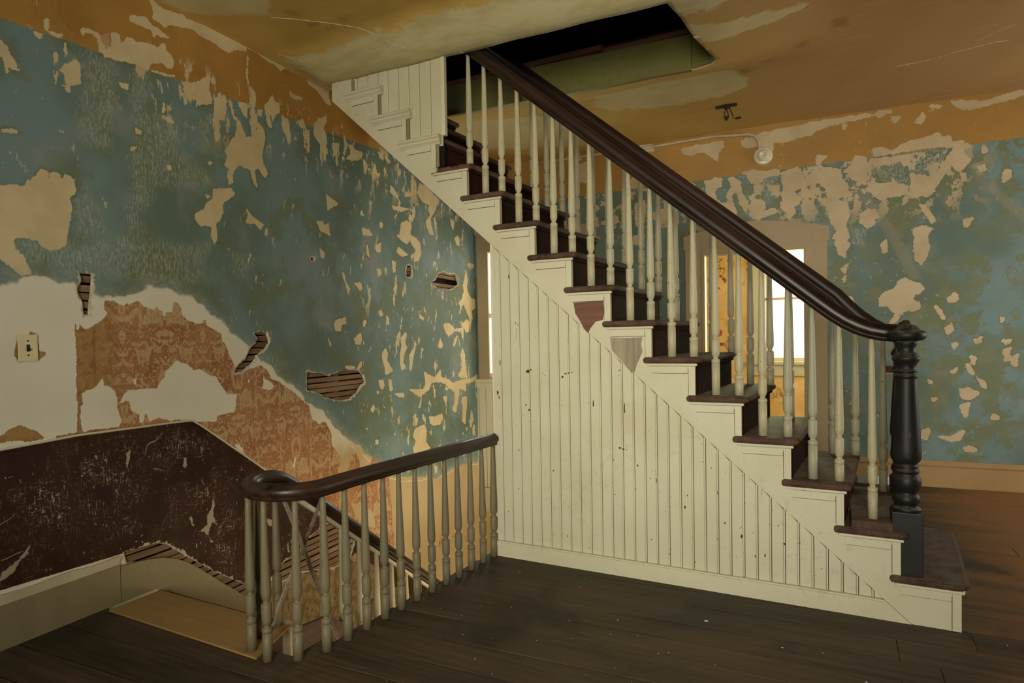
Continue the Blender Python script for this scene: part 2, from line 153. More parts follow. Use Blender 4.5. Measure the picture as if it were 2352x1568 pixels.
def empty(name, loc=(0, 0, 0)):
    o = bpy.data.objects.new(name, None)
    o.location = loc
    o.empty_display_size = 0.1
    return link(o)

def tag(o, label, cat, group=None):
    o['label'] = label; o['category'] = cat
    if group: o['group'] = group
    return o

def struct(o):
    o['kind'] = 'structure'
    return o

def add_box(bm, x0, x1, y0, y1, z0, z1, bev=0.0, skew=0.0, yref=YS):
    """box; x is sheared by skew*(y-yref) so that it follows the slightly out-of-square stair"""
    vs = [bm.verts.new((x + skew * (y - yref), y, z)) for x in (x0, x1) for y in (y0, y1) for z in (z0, z1)]
    fs = [(0, 1, 3, 2), (4, 6, 7, 5), (0, 4, 5, 1), (2, 3, 7, 6), (0, 2, 6, 4), (1, 5, 7, 3)]
    faces = [bm.faces.new([vs[i] for i in f]) for f in fs]
    if bev > 0:
        es = list({e for f in faces for e in f.edges})
        bmesh.ops.bevel(bm, geom=es, offset=bev, segments=2, affect='EDGES', profile=0.6)

def box(name, x0, x1, y0, y1, z0, z1, mat, parent=None, bev=0.0, skew=0.0, smooth=False):
    bm = bmesh.new()
    add_box(bm, x0, x1, y0, y1, z0, z1, bev, skew)
    return from_bm(name, bm, mat, parent, smooth)

def add_prism(bm, pts, fn, a, b):
    """extrude a 2-D outline; fn(u, v, w) -> xyz with w from a to b"""
    A = [bm.verts.new(fn(u, v, a)) for u, v in pts]
    B = [bm.verts.new(fn(u, v, b)) for u, v in pts]
    n = len(pts)
    bm.faces.new(A); bm.faces.new(B[::-1])
    for i in range(n):
        bm.faces.new((A[i], B[i], B[(i + 1) % n], A[(i + 1) % n]))

def prism(name, pts, fn, a, b, mat, parent=None):
    bm = bmesh.new()
    add_prism(bm, pts, fn, a, b)
    bm.normal_update()
    bmesh.ops.triangulate(bm, faces=[f for f in bm.faces if len(f.verts) > 4])
    return from_bm(name, bm, mat, parent)

def lathe_mesh(name, prof, n=18, cap=True):
    """profile of (radius, z)"""
    vs = []; fs = []
    for r, z in prof:
        for i in range(n):
            a = 2 * math.pi * i / n
            vs.append((r * math.cos(a), r * math.sin(a), z))
    for j in range(len(prof) - 1):
        for i in range(n):
            i2 = (i + 1) % n
            fs.append((j * n + i, j * n + i2, (j + 1) * n + i2, (j + 1) * n + i))
    if cap:
        fs.append(tuple(range(n))[::-1])
        fs.append(tuple((len(prof) - 1) * n + i for i in range(n)))
    me = bpy.data.meshes.new(name)
    me.from_pydata(vs, [], fs)
    me.polygons.foreach_set('use_smooth', [len(p.vertices) == 4 for p in me.polygons])
    return me

def add_sweep(bm, path, prof, up=Vector((0, 0, 1)), caps=True):
    """sweep a closed profile of (side, up) along a path"""
    path = [Vector(p) for p in path]
    rings = []
    for i, p in enumerate(path):
        t = (path[min(i + 1, len(path) - 1)] - path[max(i - 1, 0)]).normalized()
        s = t.cross(up).normalized()
        u = s.cross(t).normalized()
        rings.append([bm.verts.new(p + s * a + u * b) for a, b in prof])
    n = len(prof)
    for j in range(len(rings) - 1):
        for i in range(n):
            bm.faces.new((rings[j][i], rings[j][(i + 1) % n], rings[j + 1][(i + 1) % n], rings[j + 1][i]))
    if caps:
        bm.faces.new(rings[0][::-1]); bm.faces.new(rings[-1])

def sweep(name, path, prof, mat, parent=None, up=Vector((0, 0, 1)), smooth=True):
    bm = bmesh.new()
    add_sweep(bm, path, prof, up)
    return from_bm(name, bm, mat, parent, smooth)

def circle(r, n=10, ry=None):
    return [(r * math.cos(2 * math.pi * i / n), (ry or r) * math.sin(2 * math.pi * i / n)) for i in range(n)]

def sheet(name, u0, u1, v0, v1, step, fn, holes, attrs, mats, inset, parent=None):
    """fine surface sheet carrying paint-layer distances as attributes, with real holes cut in it.
    fn(u, v, depth) -> xyz arrays; holes: list of outlines; inset: plaster thickness at the rims"""
    nu = max(2, int(round((u1 - u0) / step)) + 1); nv = max(2, int(round((v1 - v0) / step)) + 1)
    U, V = np.meshgrid(np.linspace(u0, u1, nu), np.linspace(v0, v1, nv), indexing='ij')
    pts = np.stack([U.ravel(), V.ravel()], 1)
    keep = None
    hd = None
    if holes:
        hd = sdf(pts, holes, 0.05)
        G = hd.reshape(nu, nv)
        gu, gv = np.gradient(G, step)
        gl = np.sqrt(gu * gu + gv * gv) + 1e-9
        near = (np.abs(G) < 0.62 * step)
        near[0, :] = near[-1, :] = False; near[:, 0] = near[:, -1] = False
        mu = np.where(near, -G * gu / gl, 0).ravel(); mv = np.where(near, -G * gv / gl, 0).ravel()
        pts = pts + np.stack([mu, mv], 1)
        hd = sdf(pts, holes, 0.05)
    I = np.arange(nu * nv).reshape(nu, nv)
    F = np.stack([I[:-1, :-1], I[1:, :-1], I[1:, 1:], I[:-1, 1:]], -1).reshape(-1, 4)
    if holes:
        cen = pts[F].mean(1)
        keep = sdf(cen, holes, 0.05) > 0
        F = F[keep]
    xyz = np.stack(fn(pts[:, 0], pts[:, 1], np.zeros(len(pts))), 1)
    nbase = len(pts)
    rim = np.zeros((0, 4), int)
    if holes:
        E = np.concatenate([F[:, [0, 1]], F[:, [1, 2]], F[:, [2, 3]], F[:, [3, 0]]])
        key = np.sort(E, 1); kk = key[:, 0] * (nu * nv) + key[:, 1]
        uq, first, cnt = np.unique(kk, return_index=True, return_counts=True)
        B = E[first[cnt == 1]]
        ii = B // nv; jj = B % nv
        outer = ((ii == 0).all(1) | (ii == nu - 1).all(1) | (jj == 0).all(1) | (jj == nv - 1).all(1))
        B = B[~outer]
        used = np.unique(B); remap = {int(a): nbase + i for i, a in enumerate(used)}
        back = np.stack(fn(pts[used, 0], pts[used, 1], np.full(len(used), inset)), 1)
        xyz = np.concatenate([xyz, back])
        rim = np.array([[b, a, remap[int(a)], remap[int(b)]] for a, b in B], int).reshape(-1, 4)
    allF = np.concatenate([F, rim]) if len(rim) else F
    me = bpy.data.meshes.new(name)
    me.vertices.add(len(xyz)); me.vertices.foreach_set('co', xyz.astype(np.float32).ravel())
    me.loops.add(allF.size); me.loops.foreach_set('vertex_index', allF.astype(np.int32).ravel())
    me.polygons.add(len(allF)); me.polygons.foreach_set('loop_start', np.arange(0, allF.size, 4, dtype=np.int32))
    mi = np.zeros(len(allF), np.int32); mi[len(F):] = 1
    me.update(calc_edges=True)
    full = np.concatenate([pts, pts[used]]) if len(rim) else pts
    for an, (plist, pad) in attrs.items():
        val = plist(full) if callable(plist) else sdf(full, plist, pad)
        a = me.attributes.new(an, 'FLOAT', 'POINT')
        a.data.foreach_set('value', np.asarray(val, np.float32))
    if holes:
        a = me.attributes.new('rim', 'FLOAT', 'POINT')
        a.data.foreach_set('value', np.concatenate([hd, np.full(len(xyz) - nbase, -0.01)]).astype(np.float32))
    o = mesh_obj(name, me, mats, parent)
    me.polygons.foreach_set('material_index', mi)
    return o

# ------------------------------------------------------------------ material helpers
class NT:
    def __init__(self, name):
        self.m = bpy.data.materials.new(name)
        self.m.use_nodes = True
        self.t = self.m.node_tree
        self.b = self.t.nodes['Principled BSDF']
        self.pos = self.n('ShaderNodeNewGeometry').outputs['Position']
    def n(self, typ, **kw):
        nd = self.t.nodes.new(typ)
        for k, v in kw.items(): setattr(nd, k, v)
        return nd
    def put(self, sock, v):
        if isinstance(v, bpy.types.NodeSocket): self.t.links.new(v, sock)
        elif v is not None:
            if isinstance(v, tuple) and len(v) == 3 and sock.type == 'RGBA': v = v + (1,)
            sock.default_value = v
    def math(self, op, a, b=None, c=None, clamp=False):
        nd = self.n('ShaderNodeMath', operation=op, use_clamp=clamp)
        self.put(nd.inputs[0], a)
        if b is not None: self.put(nd.inputs[1], b)
        if c is not None: self.put(nd.inputs[2], c)
        return nd.outputs[0]
    def mix(self, f, a, b, typ='MIX'):
        nd = self.n('ShaderNodeMixRGB', blend_type=typ)
        self.put(nd.inputs[0], f); self.put(nd.inputs[1], a); self.put(nd.inputs[2], b)
        return nd.outputs[0]
    def noise(self, scale, detail=3.0, rough=0.55, vec=None, dist=0.0):
        nd = self.n('ShaderNodeTexNoise')
        self.put(nd.inputs['Vector'], vec if vec is not None else self.pos)
        nd.inputs['Scale'].default_value = scale; nd.inputs['Detail'].default_value = detail
        nd.inputs['Roughness'].default_value = rough; nd.inputs['Distortion'].default_value = dist
        return nd.outputs['Fac']
    def scaled(self, sx, sy, sz, vec=None, loc=(0, 0, 0)):
        nd = self.n('ShaderNodeMapping')
        self.put(nd.inputs['Vector'], vec if vec is not None else self.pos)
        nd.inputs['Scale'].default_value = (sx, sy, sz); nd.inputs['Location'].default_value = loc
        return nd.outputs[0]
    def ramp(self, v, lo, hi):
        """smooth 0..1 between lo and hi"""
        nd = self.n('ShaderNodeMapRange', interpolation_type='SMOOTHSTEP')
        self.put(nd.inputs[0], v)
        nd.inputs[1].default_value = lo; nd.inputs[2].default_value = hi
        return nd.outputs[0]
    def attr(self, name):
        nd = self.n('ShaderNodeAttribute', attribute_name=name)
        return nd.outputs['Fac']
    def inside(self, name, soft=0.002, rag=0.0, ragfac=None, off=0.0):
        """1 inside a traced outline, with a ragged edge"""
        a = self.attr(name)
        if ragfac is not None:
            a = self.math('MULTIPLY_ADD', ragfac, rag, a)
        return self.ramp(a, off + soft, off - soft)
    def rand(self):
        return self.n('ShaderNodeObjectInfo').outputs['Random']
    def voro(self, scale, feature='F1', vec=None, rnd=1.0):
        nd = self.n('ShaderNodeTexVoronoi', feature=feature)
        self.put(nd.inputs['Vector'], vec if vec is not None else self.pos)
        nd.inputs['Scale'].default_value = scale; nd.inputs['Randomness'].default_value = rnd
        return nd.outputs['Distance']
    def bump(self, h, strength=0.3, dist=0.003):
        nd = self.n('ShaderNodeBump')
        nd.inputs['Strength'].default_value = strength; nd.inputs['Distance'].default_value = dist
        self.put(nd.inputs['Height'], h)
        self.t.links.new(nd.outputs[0], self.b.inputs['Normal'])
    def done(self, col, rough=0.7, spec=0.3):
        self.put(self.b.inputs['Base Color'], col)
        self.put(self.b.inputs['Roughness'], rough)
        self.b.inputs['Specular IOR Level'].default_value = spec
        return self.m

def mat_plain(name, col, rough=0.6, var=0.15, scale=12.0, spec=0.3, bump=0.0):
    t = NT(name)
    n = t.noise(scale, 4)
    c = t.mix(t.ramp(n, 0.3, 0.7), tuple(x * (1 - var) for x in col), tuple(min(1, x * (1 + var)) for x in col))
    if bump: t.bump(t.noise(scale * 6, 3), bump, 0.004)
    return t.done(c, rough, spec)

def mat_paint(name, col, dirt=(0.10, 0.08, 0.05), amount=0.5, under=(0.07, 0.035, 0.025)):
    """old cream gloss paint: grime, small chips down to dark wood"""
    t = NT(name)
    big = t.noise(2.2, 4, 0.6); fine = t.noise(26, 5, 0.65)
    c = t.mix(t.ramp(big, 0.35, 0.75), col, tuple(x * f for x, f in zip(col, (0.90, 0.87, 0.80))))
    grime_shade = t.math('MULTIPLY', t.math('MULTIPLY', t.ramp(fine, 0.52, 0.85), t.ramp(t.noise(1.4, 3), 0.40, 0.68)), amount)
    c = t.mix(grime_shade, c, tuple(0.35 * x + 0.65 * d for x, d in zip(col, dirt)))
    speck = t.math('MULTIPLY', t.ramp(t.noise(120, 2, 0.5), 0.70, 0.76), t.ramp(t.noise(7, 3), 0.46, 0.6))
    c = t.mix(speck, c, under)
    chip = t.math('MULTIPLY', t.ramp(t.noise(20, 4, 0.7, dist=0.6), 0.715, 0.73), t.ramp(t.noise(1.9, 2), 0.5, 0.6))
    c = t.mix(chip, c, under)
    drip = t.math('MULTIPLY', t.ramp(t.noise(1.0, 3, 0.6, t.scaled(70, 70, 3.2)), 0.66, 0.72), t.ramp(t.noise(2.6, 3), 0.52, 0.64))
    c = t.mix(t.math('MULTIPLY', drip, 0.55), c, (0.16, 0.12, 0.07))
    rn = t.rand()
    c = t.mix(t.math('MULTIPLY', rn, 0.16), c, tuple(x * 0.72 for x in col))
    t.bump(t.noise(60, 3), 0.08, 0.002)
    return t.done(c, 0.5, 0.3)

def mat_turned(name, col):
    t = NT(name)
    oc = t.n('ShaderNodeTexCoord').outputs['Object']
    rn = t.rand()
    off = t.n('ShaderNodeCombineXYZ'); t.put(off.inputs[0], t.math('MULTIPLY', rn, 37.0)); t.put(off.inputs[1], t.math('MULTIPLY', rn, 11.0))
    v = t.n('ShaderNodeVectorMath', operation='ADD'); t.put(v.inputs[0], oc); t.put(v.inputs[1], off.outputs[0])
    vec = v.outputs[0]
    streak = t.noise(1.0, 5, 0.7, t.scaled(120, 120, 9, vec))
    blot = t.noise(14, 4, 0.6, vec)
    c = t.mix(t.math('MULTIPLY', t.ramp(streak, 0.50, 0.74), t.ramp(blot, 0.35, 0.65)), col, tuple(x * f for x, f in zip(col, (0.50, 0.46, 0.40))))
    c = t.mix(t.math('MULTIPLY', t.ramp(t.noise(90, 2, 0.5, vec), 0.69, 0.75), 0.9), c, (0.06, 0.04, 0.03))
    c = t.mix(t.math('MULTIPLY', rn, 0.25), c, tuple(x * f for x, f in zip(col, (0.80, 0.84, 0.78))))
    c = t.mix(t.math('MULTIPLY', t.ramp(t.math('FRACT', t.math('MULTIPLY', rn, 7.3)), 0.62, 0.85), 0.55), c, tuple(x * f for x, f in zip(col, (0.70, 0.80, 0.90))))
    t.bump(streak, 0.15, 0.002)
    return t.done(c, 0.5, 0.35)

def mat_wood(name, dark, light, axis=0, rough=0.42, worn=0.5, scale=1.0, spec=0.4, stain=None, red=None, tilt=0.0):
    """grain running along one axis; every board gets its own offset"""
    t = NT(name)
    rn = t.rand()
    off = t.n('ShaderNodeCombineXYZ')
    for i in range(3): t.put(off.inputs[i], t.math('MULTIPLY', rn, 13.0 + 7 * i))
    v = t.n('ShaderNodeVectorMath', operation='ADD'); t.put(v.inputs[0], t.pos); t.put(v.inputs[1], off.outputs[0])
    if tilt:
        rt = t.n('ShaderNodeVectorRotate', rotation_type='Y_AXIS'); t.put(rt.inputs['Vector'], v.outputs[0]); rt.inputs['Angle'].default_value = tilt
        v = rt
    s = [38.0 * scale] * 3; s[axis] = 1.6 * scale
    g = t.noise(1.0, 6, 0.65, t.scaled(*s, vec=v.outputs[0]), 0.4)
    s2 = [6.0 * scale] * 3; s2[axis] = 1.1 * scale
    g2 = t.noise(1.0, 4, 0.6, t.scaled(*s2, vec=v.outputs[0]), 0.3)
    f = t.math('ADD', t.math('MULTIPLY', t.ramp(g, 0.3, 0.7), 0.5), t.math('MULTIPLY', t.ramp(g2, 0.32, 0.72), worn))
    f = t.math('ADD', f, t.math('MULTIPLY_ADD', rn, 0.3, -0.2), clamp=True)
    c = t.mix(f, dark, light)
    if red:
        sp = t.n('ShaderNodeSeparateXYZ'); t.put(sp.inputs[0], t.pos)
        c = t.mix(t.math('MULTIPLY', t.ramp(t.math('MULTIPLY_ADD', g2, 0.8, sp.outputs[0]), 0.75, 1.5), 0.8), c, red)  # varnish red, deepened to paint in warm light on the right-hand boards
    if stain:
        k = t.ramp(t.noise(1.3, 4, 0.6, dist=0.4), 0.52, 0.66)
        c = t.mix(t.math('MULTIPLY', k, 0.75), c, stain)
    t.bump(g, 0.25, 0.003)
    r = t.math('MULTIPLY_ADD', t.ramp(g2, 0.3, 0.7), 0.16, rough)
    if red: r = t.math('SUBTRACT', r, t.math('MULTIPLY', t.ramp(sp.outputs[0], 0.75, 1.3), 0.2))
    return t.done(c, r, spec)
# ------------------------------------------------------------------ materials
CREAM = (0.61, 0.575, 0.425)
PLASTER = (0.76, 0.72, 0.59)
M = {}
M['cream'] = mat_paint('cream_paint', CREAM, amount=0.75)
M['cream_plain'] = mat_paint('cream_paint_trim', (0.70, 0.66, 0.48), amount=0.7)
M['skirt'] = mat_paint('grimy_skirting_paint', (0.27, 0.225, 0.125), amount=0.8)
M['skirt_far'] = mat_paint('orange_tan_skirting', (0.44, 0.28, 0.13), dirt=(0.15, 0.08, 0.03), amount=0.8)
M['turned_grey'] = mat_turned('turned_grimy_paint', (0.195, 0.16, 0.093))  # railing balusters: grime, plus shade painted in as a darker tone
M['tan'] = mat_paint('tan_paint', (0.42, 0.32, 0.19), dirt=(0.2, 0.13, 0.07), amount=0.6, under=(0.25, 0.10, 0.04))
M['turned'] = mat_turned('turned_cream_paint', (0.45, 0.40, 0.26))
M['tread'] = mat_wood('dark_tread_wood', (0.045, 0.022, 0.016), (0.12, 0.072, 0.050), axis=1, rough=0.68, worn=0.6, spec=0.2)
def dusty(m):
    nt = m.node_tree; b = nt.nodes['Principled BSDF']
    src = b.inputs['Base Color'].links[0].from_socket
    t = NT.__new__(NT); t.m = m; t.t = nt; t.b = b; t.pos = nt.nodes.new('ShaderNodeNewGeometry').outputs['Position']
    sp = t.n('ShaderNodeSeparateXYZ'); t.put(sp.inputs[0], t.n('ShaderNodeNewGeometry').outputs['True Normal'])
    k = t.math('MULTIPLY', t.ramp(sp.outputs[2], 0.75, 0.95), t.math('MULTIPLY_ADD', t.ramp(t.noise(9, 5, 0.65), 0.3, 0.7), 0.3, 0.12))
    t.put(b.inputs['Base Color'], t.mix(k, src, (0.26, 0.23, 0.15)))
dusty(M['tread'])
M['riser'] = mat_wood('dark_riser_wood', (0.016, 0.007, 0.0045), (0.036, 0.016, 0.010), axis=1, rough=0.75, worn=0.4, spec=0.04)
M['rail'] = mat_wood('handrail_wood', (0.008, 0.004, 0.0027), (0.060, 0.027, 0.015), axis=0, rough=0.38, worn=0.5, spec=0.4, tilt=-math.atan(0.862))
M['rail_level'] = mat_wood('level_handrail_wood', (0.008, 0.004, 0.0028), (0.066, 0.030, 0.017), axis=1, rough=0.34, worn=0.5, spec=0.4)
def newel_mat():
    t = NT('black_newel_paint')
    sp = t.n('ShaderNodeSeparateXYZ'); t.put(sp.inputs[0], t.n('ShaderNodeNewGeometry').outputs['Normal'])
    dust = t.math('MULTIPLY', t.ramp(sp.outputs[2], 0.15, 0.8), t.ramp(t.noise(40, 4), 0.3, 0.7))
    c = t.mix(t.ramp(t.noise(9, 4), 0.3, 0.7), (0.009, 0.008, 0.0075), (0.015, 0.013, 0.012))
    c = t.mix(t.math('MULTIPLY', t.ramp(t.noise(1.0, 3, 0.6, t.scaled(60, 60, 12)), 0.70, 0.73), t.ramp(t.noise(6, 2), 0.5, 0.6)), c, (0.10, 0.05, 0.03))
    c = t.mix(t.math('MULTIPLY', dust, 0.7), c, (0.15, 0.125, 0.09))
    return t.done(c, t.math('MULTIPLY_ADD', dust, 0.4, 0.48), 0.3)
M['newel'] = newel_mat()
M['floor'] = mat_wood('floor_board_wood', (0.028, 0.021, 0.012), (0.105, 0.072, 0.038), axis=0, rough=0.50, worn=0.5, spec=0.3, stain=(0.022, 0.017, 0.012), red=(0.24, 0.105, 0.032))
M['lath'] = mat_wood('lath_wood', (0.14, 0.085, 0.05), (0.34, 0.23, 0.14), axis=1, rough=0.85, worn=0.5, spec=0.1)
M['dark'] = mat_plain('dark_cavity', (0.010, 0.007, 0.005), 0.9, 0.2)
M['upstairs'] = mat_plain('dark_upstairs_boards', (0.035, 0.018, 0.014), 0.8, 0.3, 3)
M['ply'] = mat_wood('pale_plywood', (0.29, 0.175, 0.062), (0.39, 0.25, 0.098), axis=0, rough=0.6, worn=0.4, scale=0.7, spec=0.2)
M['ivory'] = mat_plain('ivory_plastic', (0.72, 0.62, 0.36), 0.4, 0.05)
M['black'] = mat_plain('black_metal', (0.012, 0.010, 0.009), 0.5, 0.2)
M['porcelain'] = mat_plain('porcelain', (0.70, 0.63, 0.48), 0.2, 0.05, spec=0.6)
M['conduit'] = mat_plain('painted_conduit', (0.52, 0.42, 0.28), 0.5, 0.15)
M['white'] = mat_plain('white_paint', (0.82, 0.84, 0.86), 0.4, 0.04)
M['rim'] = mat_plain('broken_plaster', (0.62, 0.55, 0.43), 0.95, 0.25, 40, 0.1, 0.5)
M['oldred'] = mat_wood('bare_red_wood', (0.10, 0.035, 0.022), (0.22, 0.09, 0.055), axis=0, rough=0.6, worn=0.5)
M['scraped'] = mat_wood('scraped_wood', (0.15, 0.115, 0.08), (0.38, 0.32, 0.22), axis=2, rough=0.7, worn=0.5)
M['mould'] = mat_paint('mouldy_green_board', (0.165, 0.155, 0.045), dirt=(0.015, 0.015, 0.006), amount=1.0, under=(0.03, 0.025, 0.01))
M['grime'] = mat_plain('dirt_in_joint', (0.10, 0.08, 0.045), 0.9, 0.4, 20)  # dark tone painted in for the shade at the trim joints
M['grime_dark'] = mat_plain('bare_dark_wood', (0.06, 0.035, 0.022), 0.8, 0.4, 40)
M['pink'] = mat_plain('pale_softwood', (0.62, 0.48, 0.36), 0.7, 0.12)
M['stick'] = mat_plain('weathered_stick', (0.26, 0.21, 0.15), 0.8, 0.3, 30)
M['brick'] = mat_plain('outlet_rust', (0.16, 0.08, 0.05), 0.8, 0.3, 30)

def glass_mat():
    t = NT('window_glass')
    t.t.nodes.remove(t.b)
    tr = t.n('ShaderNodeBsdfTransparent'); tr.inputs[0].default_value = (0.96, 0.97, 0.95, 1)
    gl = t.n('ShaderNodeBsdfGlossy'); gl.inputs['Roughness'].default_value = 0.03
    mx = t.n('ShaderNodeMixShader'); mx.inputs[0].default_value = 0.07
    t.t.links.new(tr.outputs[0], mx.inputs[1]); t.t.links.new(gl.outputs[0], mx.inputs[2])
    t.t.links.new(mx.outputs[0], t.t.nodes['Material Output'].inputs['Surface'])
    return t.m
M['glass'] = glass_mat()

BLUE = (0.180, 0.262, 0.258); TEAL = (0.122, 0.176, 0.145); GREEN = (0.145, 0.165, 0.078); GREY = (0.24, 0.275, 0.26)
OCHRE = (0.42, 0.225, 0.05); PEEL = (0.66, 0.545, 0.325)

def blue_paint(t, green_amt):
    n1 = t.noise(1.1, 4, 0.6); n2 = t.noise(3.3, 4, 0.6)
    c = t.mix(t.ramp(n1, 0.38, 0.62), TEAL, BLUE)
    c = t.mix(t.math('MULTIPLY', t.ramp(n2, 0.50, 0.60), green_amt), c, GREEN)
    c = t.mix(t.math('MULTIPLY', t.ramp(t.noise(1.9, 3, 0.6, t.scaled(1, 1, 1, loc=(7, 3, 1))), 0.55, 0.72), 0.7), c, GREY)
    return c

def fine_chips(t, stretch, lo=0.645, gate=(0.46, 0.58)):
    a = t.noise(1.0, 4, 0.62, t.scaled(26, 26, 26 / stretch), 0.5)
    b = t.noise(1.7, 3, 0.6, t.scaled(1, 1, 1, loc=(3, 9, 4)))
    return t.math('MULTIPLY', t.ramp(a, lo, lo + 0.015), t.ramp(b, *gate))

def left_wall_mat():
    t = NT('peeling_left_wall')
    rag = t.math('SUBTRACT', t.math('ADD', t.noise(22, 5, 0.65), t.math('MULTIPLY', t.noise(75, 3, 0.6), 0.5)), 0.75)
    sp = t.n('ShaderNodeSeparateXYZ'); t.put(sp.inputs[0], t.pos)
    Y, Z = sp.outputs[1], sp.outputs[2]
    col = blue_paint(t, 0.55)
    # ochre band under the ceiling, its lower edge climbing slightly away from the camera
    border = t.math('MULTIPLY_ADD', Y, 0.054, 2.712)
    oz = t.math('ADD', t.math('SUBTRACT', Z, border), t.math('MULTIPLY', rag, 0.012))
    col = t.mix(t.ramp(oz, -0.003, 0.003), col, t.mix(t.ramp(t.noise(3, 4), 0.35, 0.7), OCHRE, (0.34, 0.17, 0.035)))
    # long faint vertical rubs all over the paint
    rub = t.math('MULTIPLY', t.ramp(t.noise(1.0, 5, 0.75, t.scaled(95, 95, 13), 0.2), 0.56, 0.70), t.ramp(t.noise(2.1, 4, 0.6, t.scaled(1, 1, 0.5, loc=(2, 2, 8))), 0.45, 0.62))
    col = t.mix(t.math('MULTIPLY', rub, 0.40), col, (0.40, 0.42, 0.33))
    # scuffed, half scraped paint
    streak = t.noise(1.0, 6, 0.8, t.scaled(120, 120, 30), 0.15)
    sm = t.math('MULTIPLY', t.inside('scuff', 0.04, 0.1, rag), t.ramp(streak, 0.45, 0.60))
    col = t.mix(t.math('MULTIPLY', sm, 0.68), col, (0.44, 0.42, 0.27))
    # peeled patches
    peel = t.mix(t.ramp(t.noise(5, 4), 0.35, 0.7), PEEL, (0.58, 0.455, 0.26))
    halo = t.math('MULTIPLY', t.inside('cream', 0.004, 0.05, rag, off=0.016), t.ramp(oz, 0.004, -0.004))
    col = t.mix(t.math('MULTIPLY', halo, t.math('MULTIPLY', t.ramp(t.noise(4, 3), 0.48, 0.62), 0.8)), col, GREEN)
    pl_pre = t.attr('plaster')
    cm = t.inside('cream', 0.0015, 0.034, rag, off=0.003)
    cm = t.math('MAXIMUM', cm, fine_chips(t, 2.2))
    st1 = t.math('MULTIPLY', t.ramp(t.noise(1.0, 6, 0.66, t.scaled(9, 9, 4.2, loc=(3, 1, 2)), 0.2), 0.605, 0.612), t.ramp(t.math('MULTIPLY_ADD', t.math('SUBTRACT', t.noise(1.5, 2), 0.5), 1.2, Y), 4.0, 4.6))
    drip = t.math('MULTIPLY', t.ramp(t.noise(1.0, 6, 0.66, t.scaled(10, 10, 4.6, loc=(8, 4, 1)), 0.2), 0.56, 0.567), t.math('MULTIPLY', t.math('MULTIPLY', t.ramp(Z, 2.45, 2.75), t.ramp(Z, 3.02, 2.90)), t.ramp(Y, 1.6, 2.4)))
    cm = t.math('MAXIMUM', cm, t.math('MULTIPLY', t.math('MAXIMUM', st1, drip), t.ramp(pl_pre, 0.02, 0.05)))
    col = t.mix(cm, col, peel)
    # bare plaster
    pl = t.attr('plaster')
    pa = t.math('MULTIPLY_ADD', t.math('SUBTRACT', t.noise(7, 4, 0.55), 0.5), 0.11, pl)
    pa = t.math('MULTIPLY_ADD', rag, 0.012, pa)
    pm = t.ramp(pa, 0.010, -0.008)
    band = t.math('MULTIPLY', t.ramp(t.math('MULTIPLY_ADD', t.math('SUBTRACT', t.noise(9, 3), 0.5), 0.09, pl), 0.09, -0.01), t.math('MULTIPLY_ADD', t.ramp(t.noise(1.0, 5, 0.72, t.scaled(30, 16, 24), 0.4), 0.36, 0.66), 0.6, 0.3))
    col = t.mix(t.math('MULTIPLY', band, 0.85), col, (0.33, 0.365, 0.315))
    plc = t.mix(t.ramp(t.noise(2.5, 4), 0.3, 0.75), PLASTER, (0.70, 0.65, 0.51))
    tan = t.math('MULTIPLY', t.ramp(t.math('MULTIPLY_ADD', t.math('SUBTRACT', t.noise(3, 4), 0.5), 0.5, Z), 0.72, 0.42), t.ramp(t.math('MULTIPLY_ADD', t.math('SUBTRACT', t.noise(4, 3), 0.5), 0.3, Y), 3.55, 3.75))  # warm light from below painted into the stairwell plaster as tan
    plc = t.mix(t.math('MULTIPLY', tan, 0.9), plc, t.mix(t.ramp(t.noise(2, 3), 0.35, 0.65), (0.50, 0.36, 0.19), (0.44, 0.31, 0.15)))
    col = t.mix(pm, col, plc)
    ridge = t.ramp(t.math('ABSOLUTE', t.math('MULTIPLY_ADD', rag, 0.02, t.math('ADD', pl, 0.03))), 0.006, 0.002)
    col = t.mix(t.math('MULTIPLY', ridge, t.math('MULTIPLY', t.ramp(t.noise(5, 3), 0.42, 0.55), 0.7)), col, (0.76, 0.73, 0.62))
    # damask wallpaper: mirrored every 135 mm across, repeating every 430 mm up
    uu = t.math('PINGPONG', Y, 0.25)
    ph = t.math('MULTIPLY', Z, 2 * math.pi / 0.53)
    cv = t.n('ShaderNodeCombineXYZ')
    t.put(cv.inputs[0], t.math('MULTIPLY', uu, 1.25)); t.put(cv.inputs[1], t.math('MULTIPLY', t.math('SINE', ph), 0.084)); t.put(cv.inputs[2], t.math('MULTIPLY', t.math('COSINE', ph), 0.084))
    d1 = t.noise(12.5, 1.6, 0.45, cv.outputs[0], 1.5)
    d2 = t.noise(30, 1.5, 0.5, cv.outputs[0], 1.6)
    veins = t.math('MULTIPLY', t.ramp(d2, 0.465, 0.475), t.ramp(d2, 0.505, 0.495))
    leaf = t.math('MULTIPLY', t.ramp(d1, 0.545, 0.553), t.math('SUBTRACT', 1.0, t.math('MULTIPLY', veins, 0.95)))
    line = t.math('MULTIPLY', t.ramp(d1, 0.468, 0.474), t.ramp(d1, 0.490, 0.484))
    fig = t.math('MAXIMUM', leaf, t.math('MAXIMUM', line, t.ramp(d2, 0.60, 0.61)))
    fig = t.math('MULTIPLY', fig, t.math('MULTIPLY_ADD', t.ramp(t.noise(45, 3, 0.6), 0.3, 0.55), 0.35, 0.65))
    pc = t.mix(t.ramp(t.noise(4, 4, 0.6), 0.35, 0.7), (0.40, 0.185, 0.085), (0.31, 0.125, 0.055))
    paper = t.mix(t.math('MULTIPLY', fig, 0.85), pc, (0.55, 0.40, 0.215))
    brownish = t.ramp(Y, 2.02, 1.86)
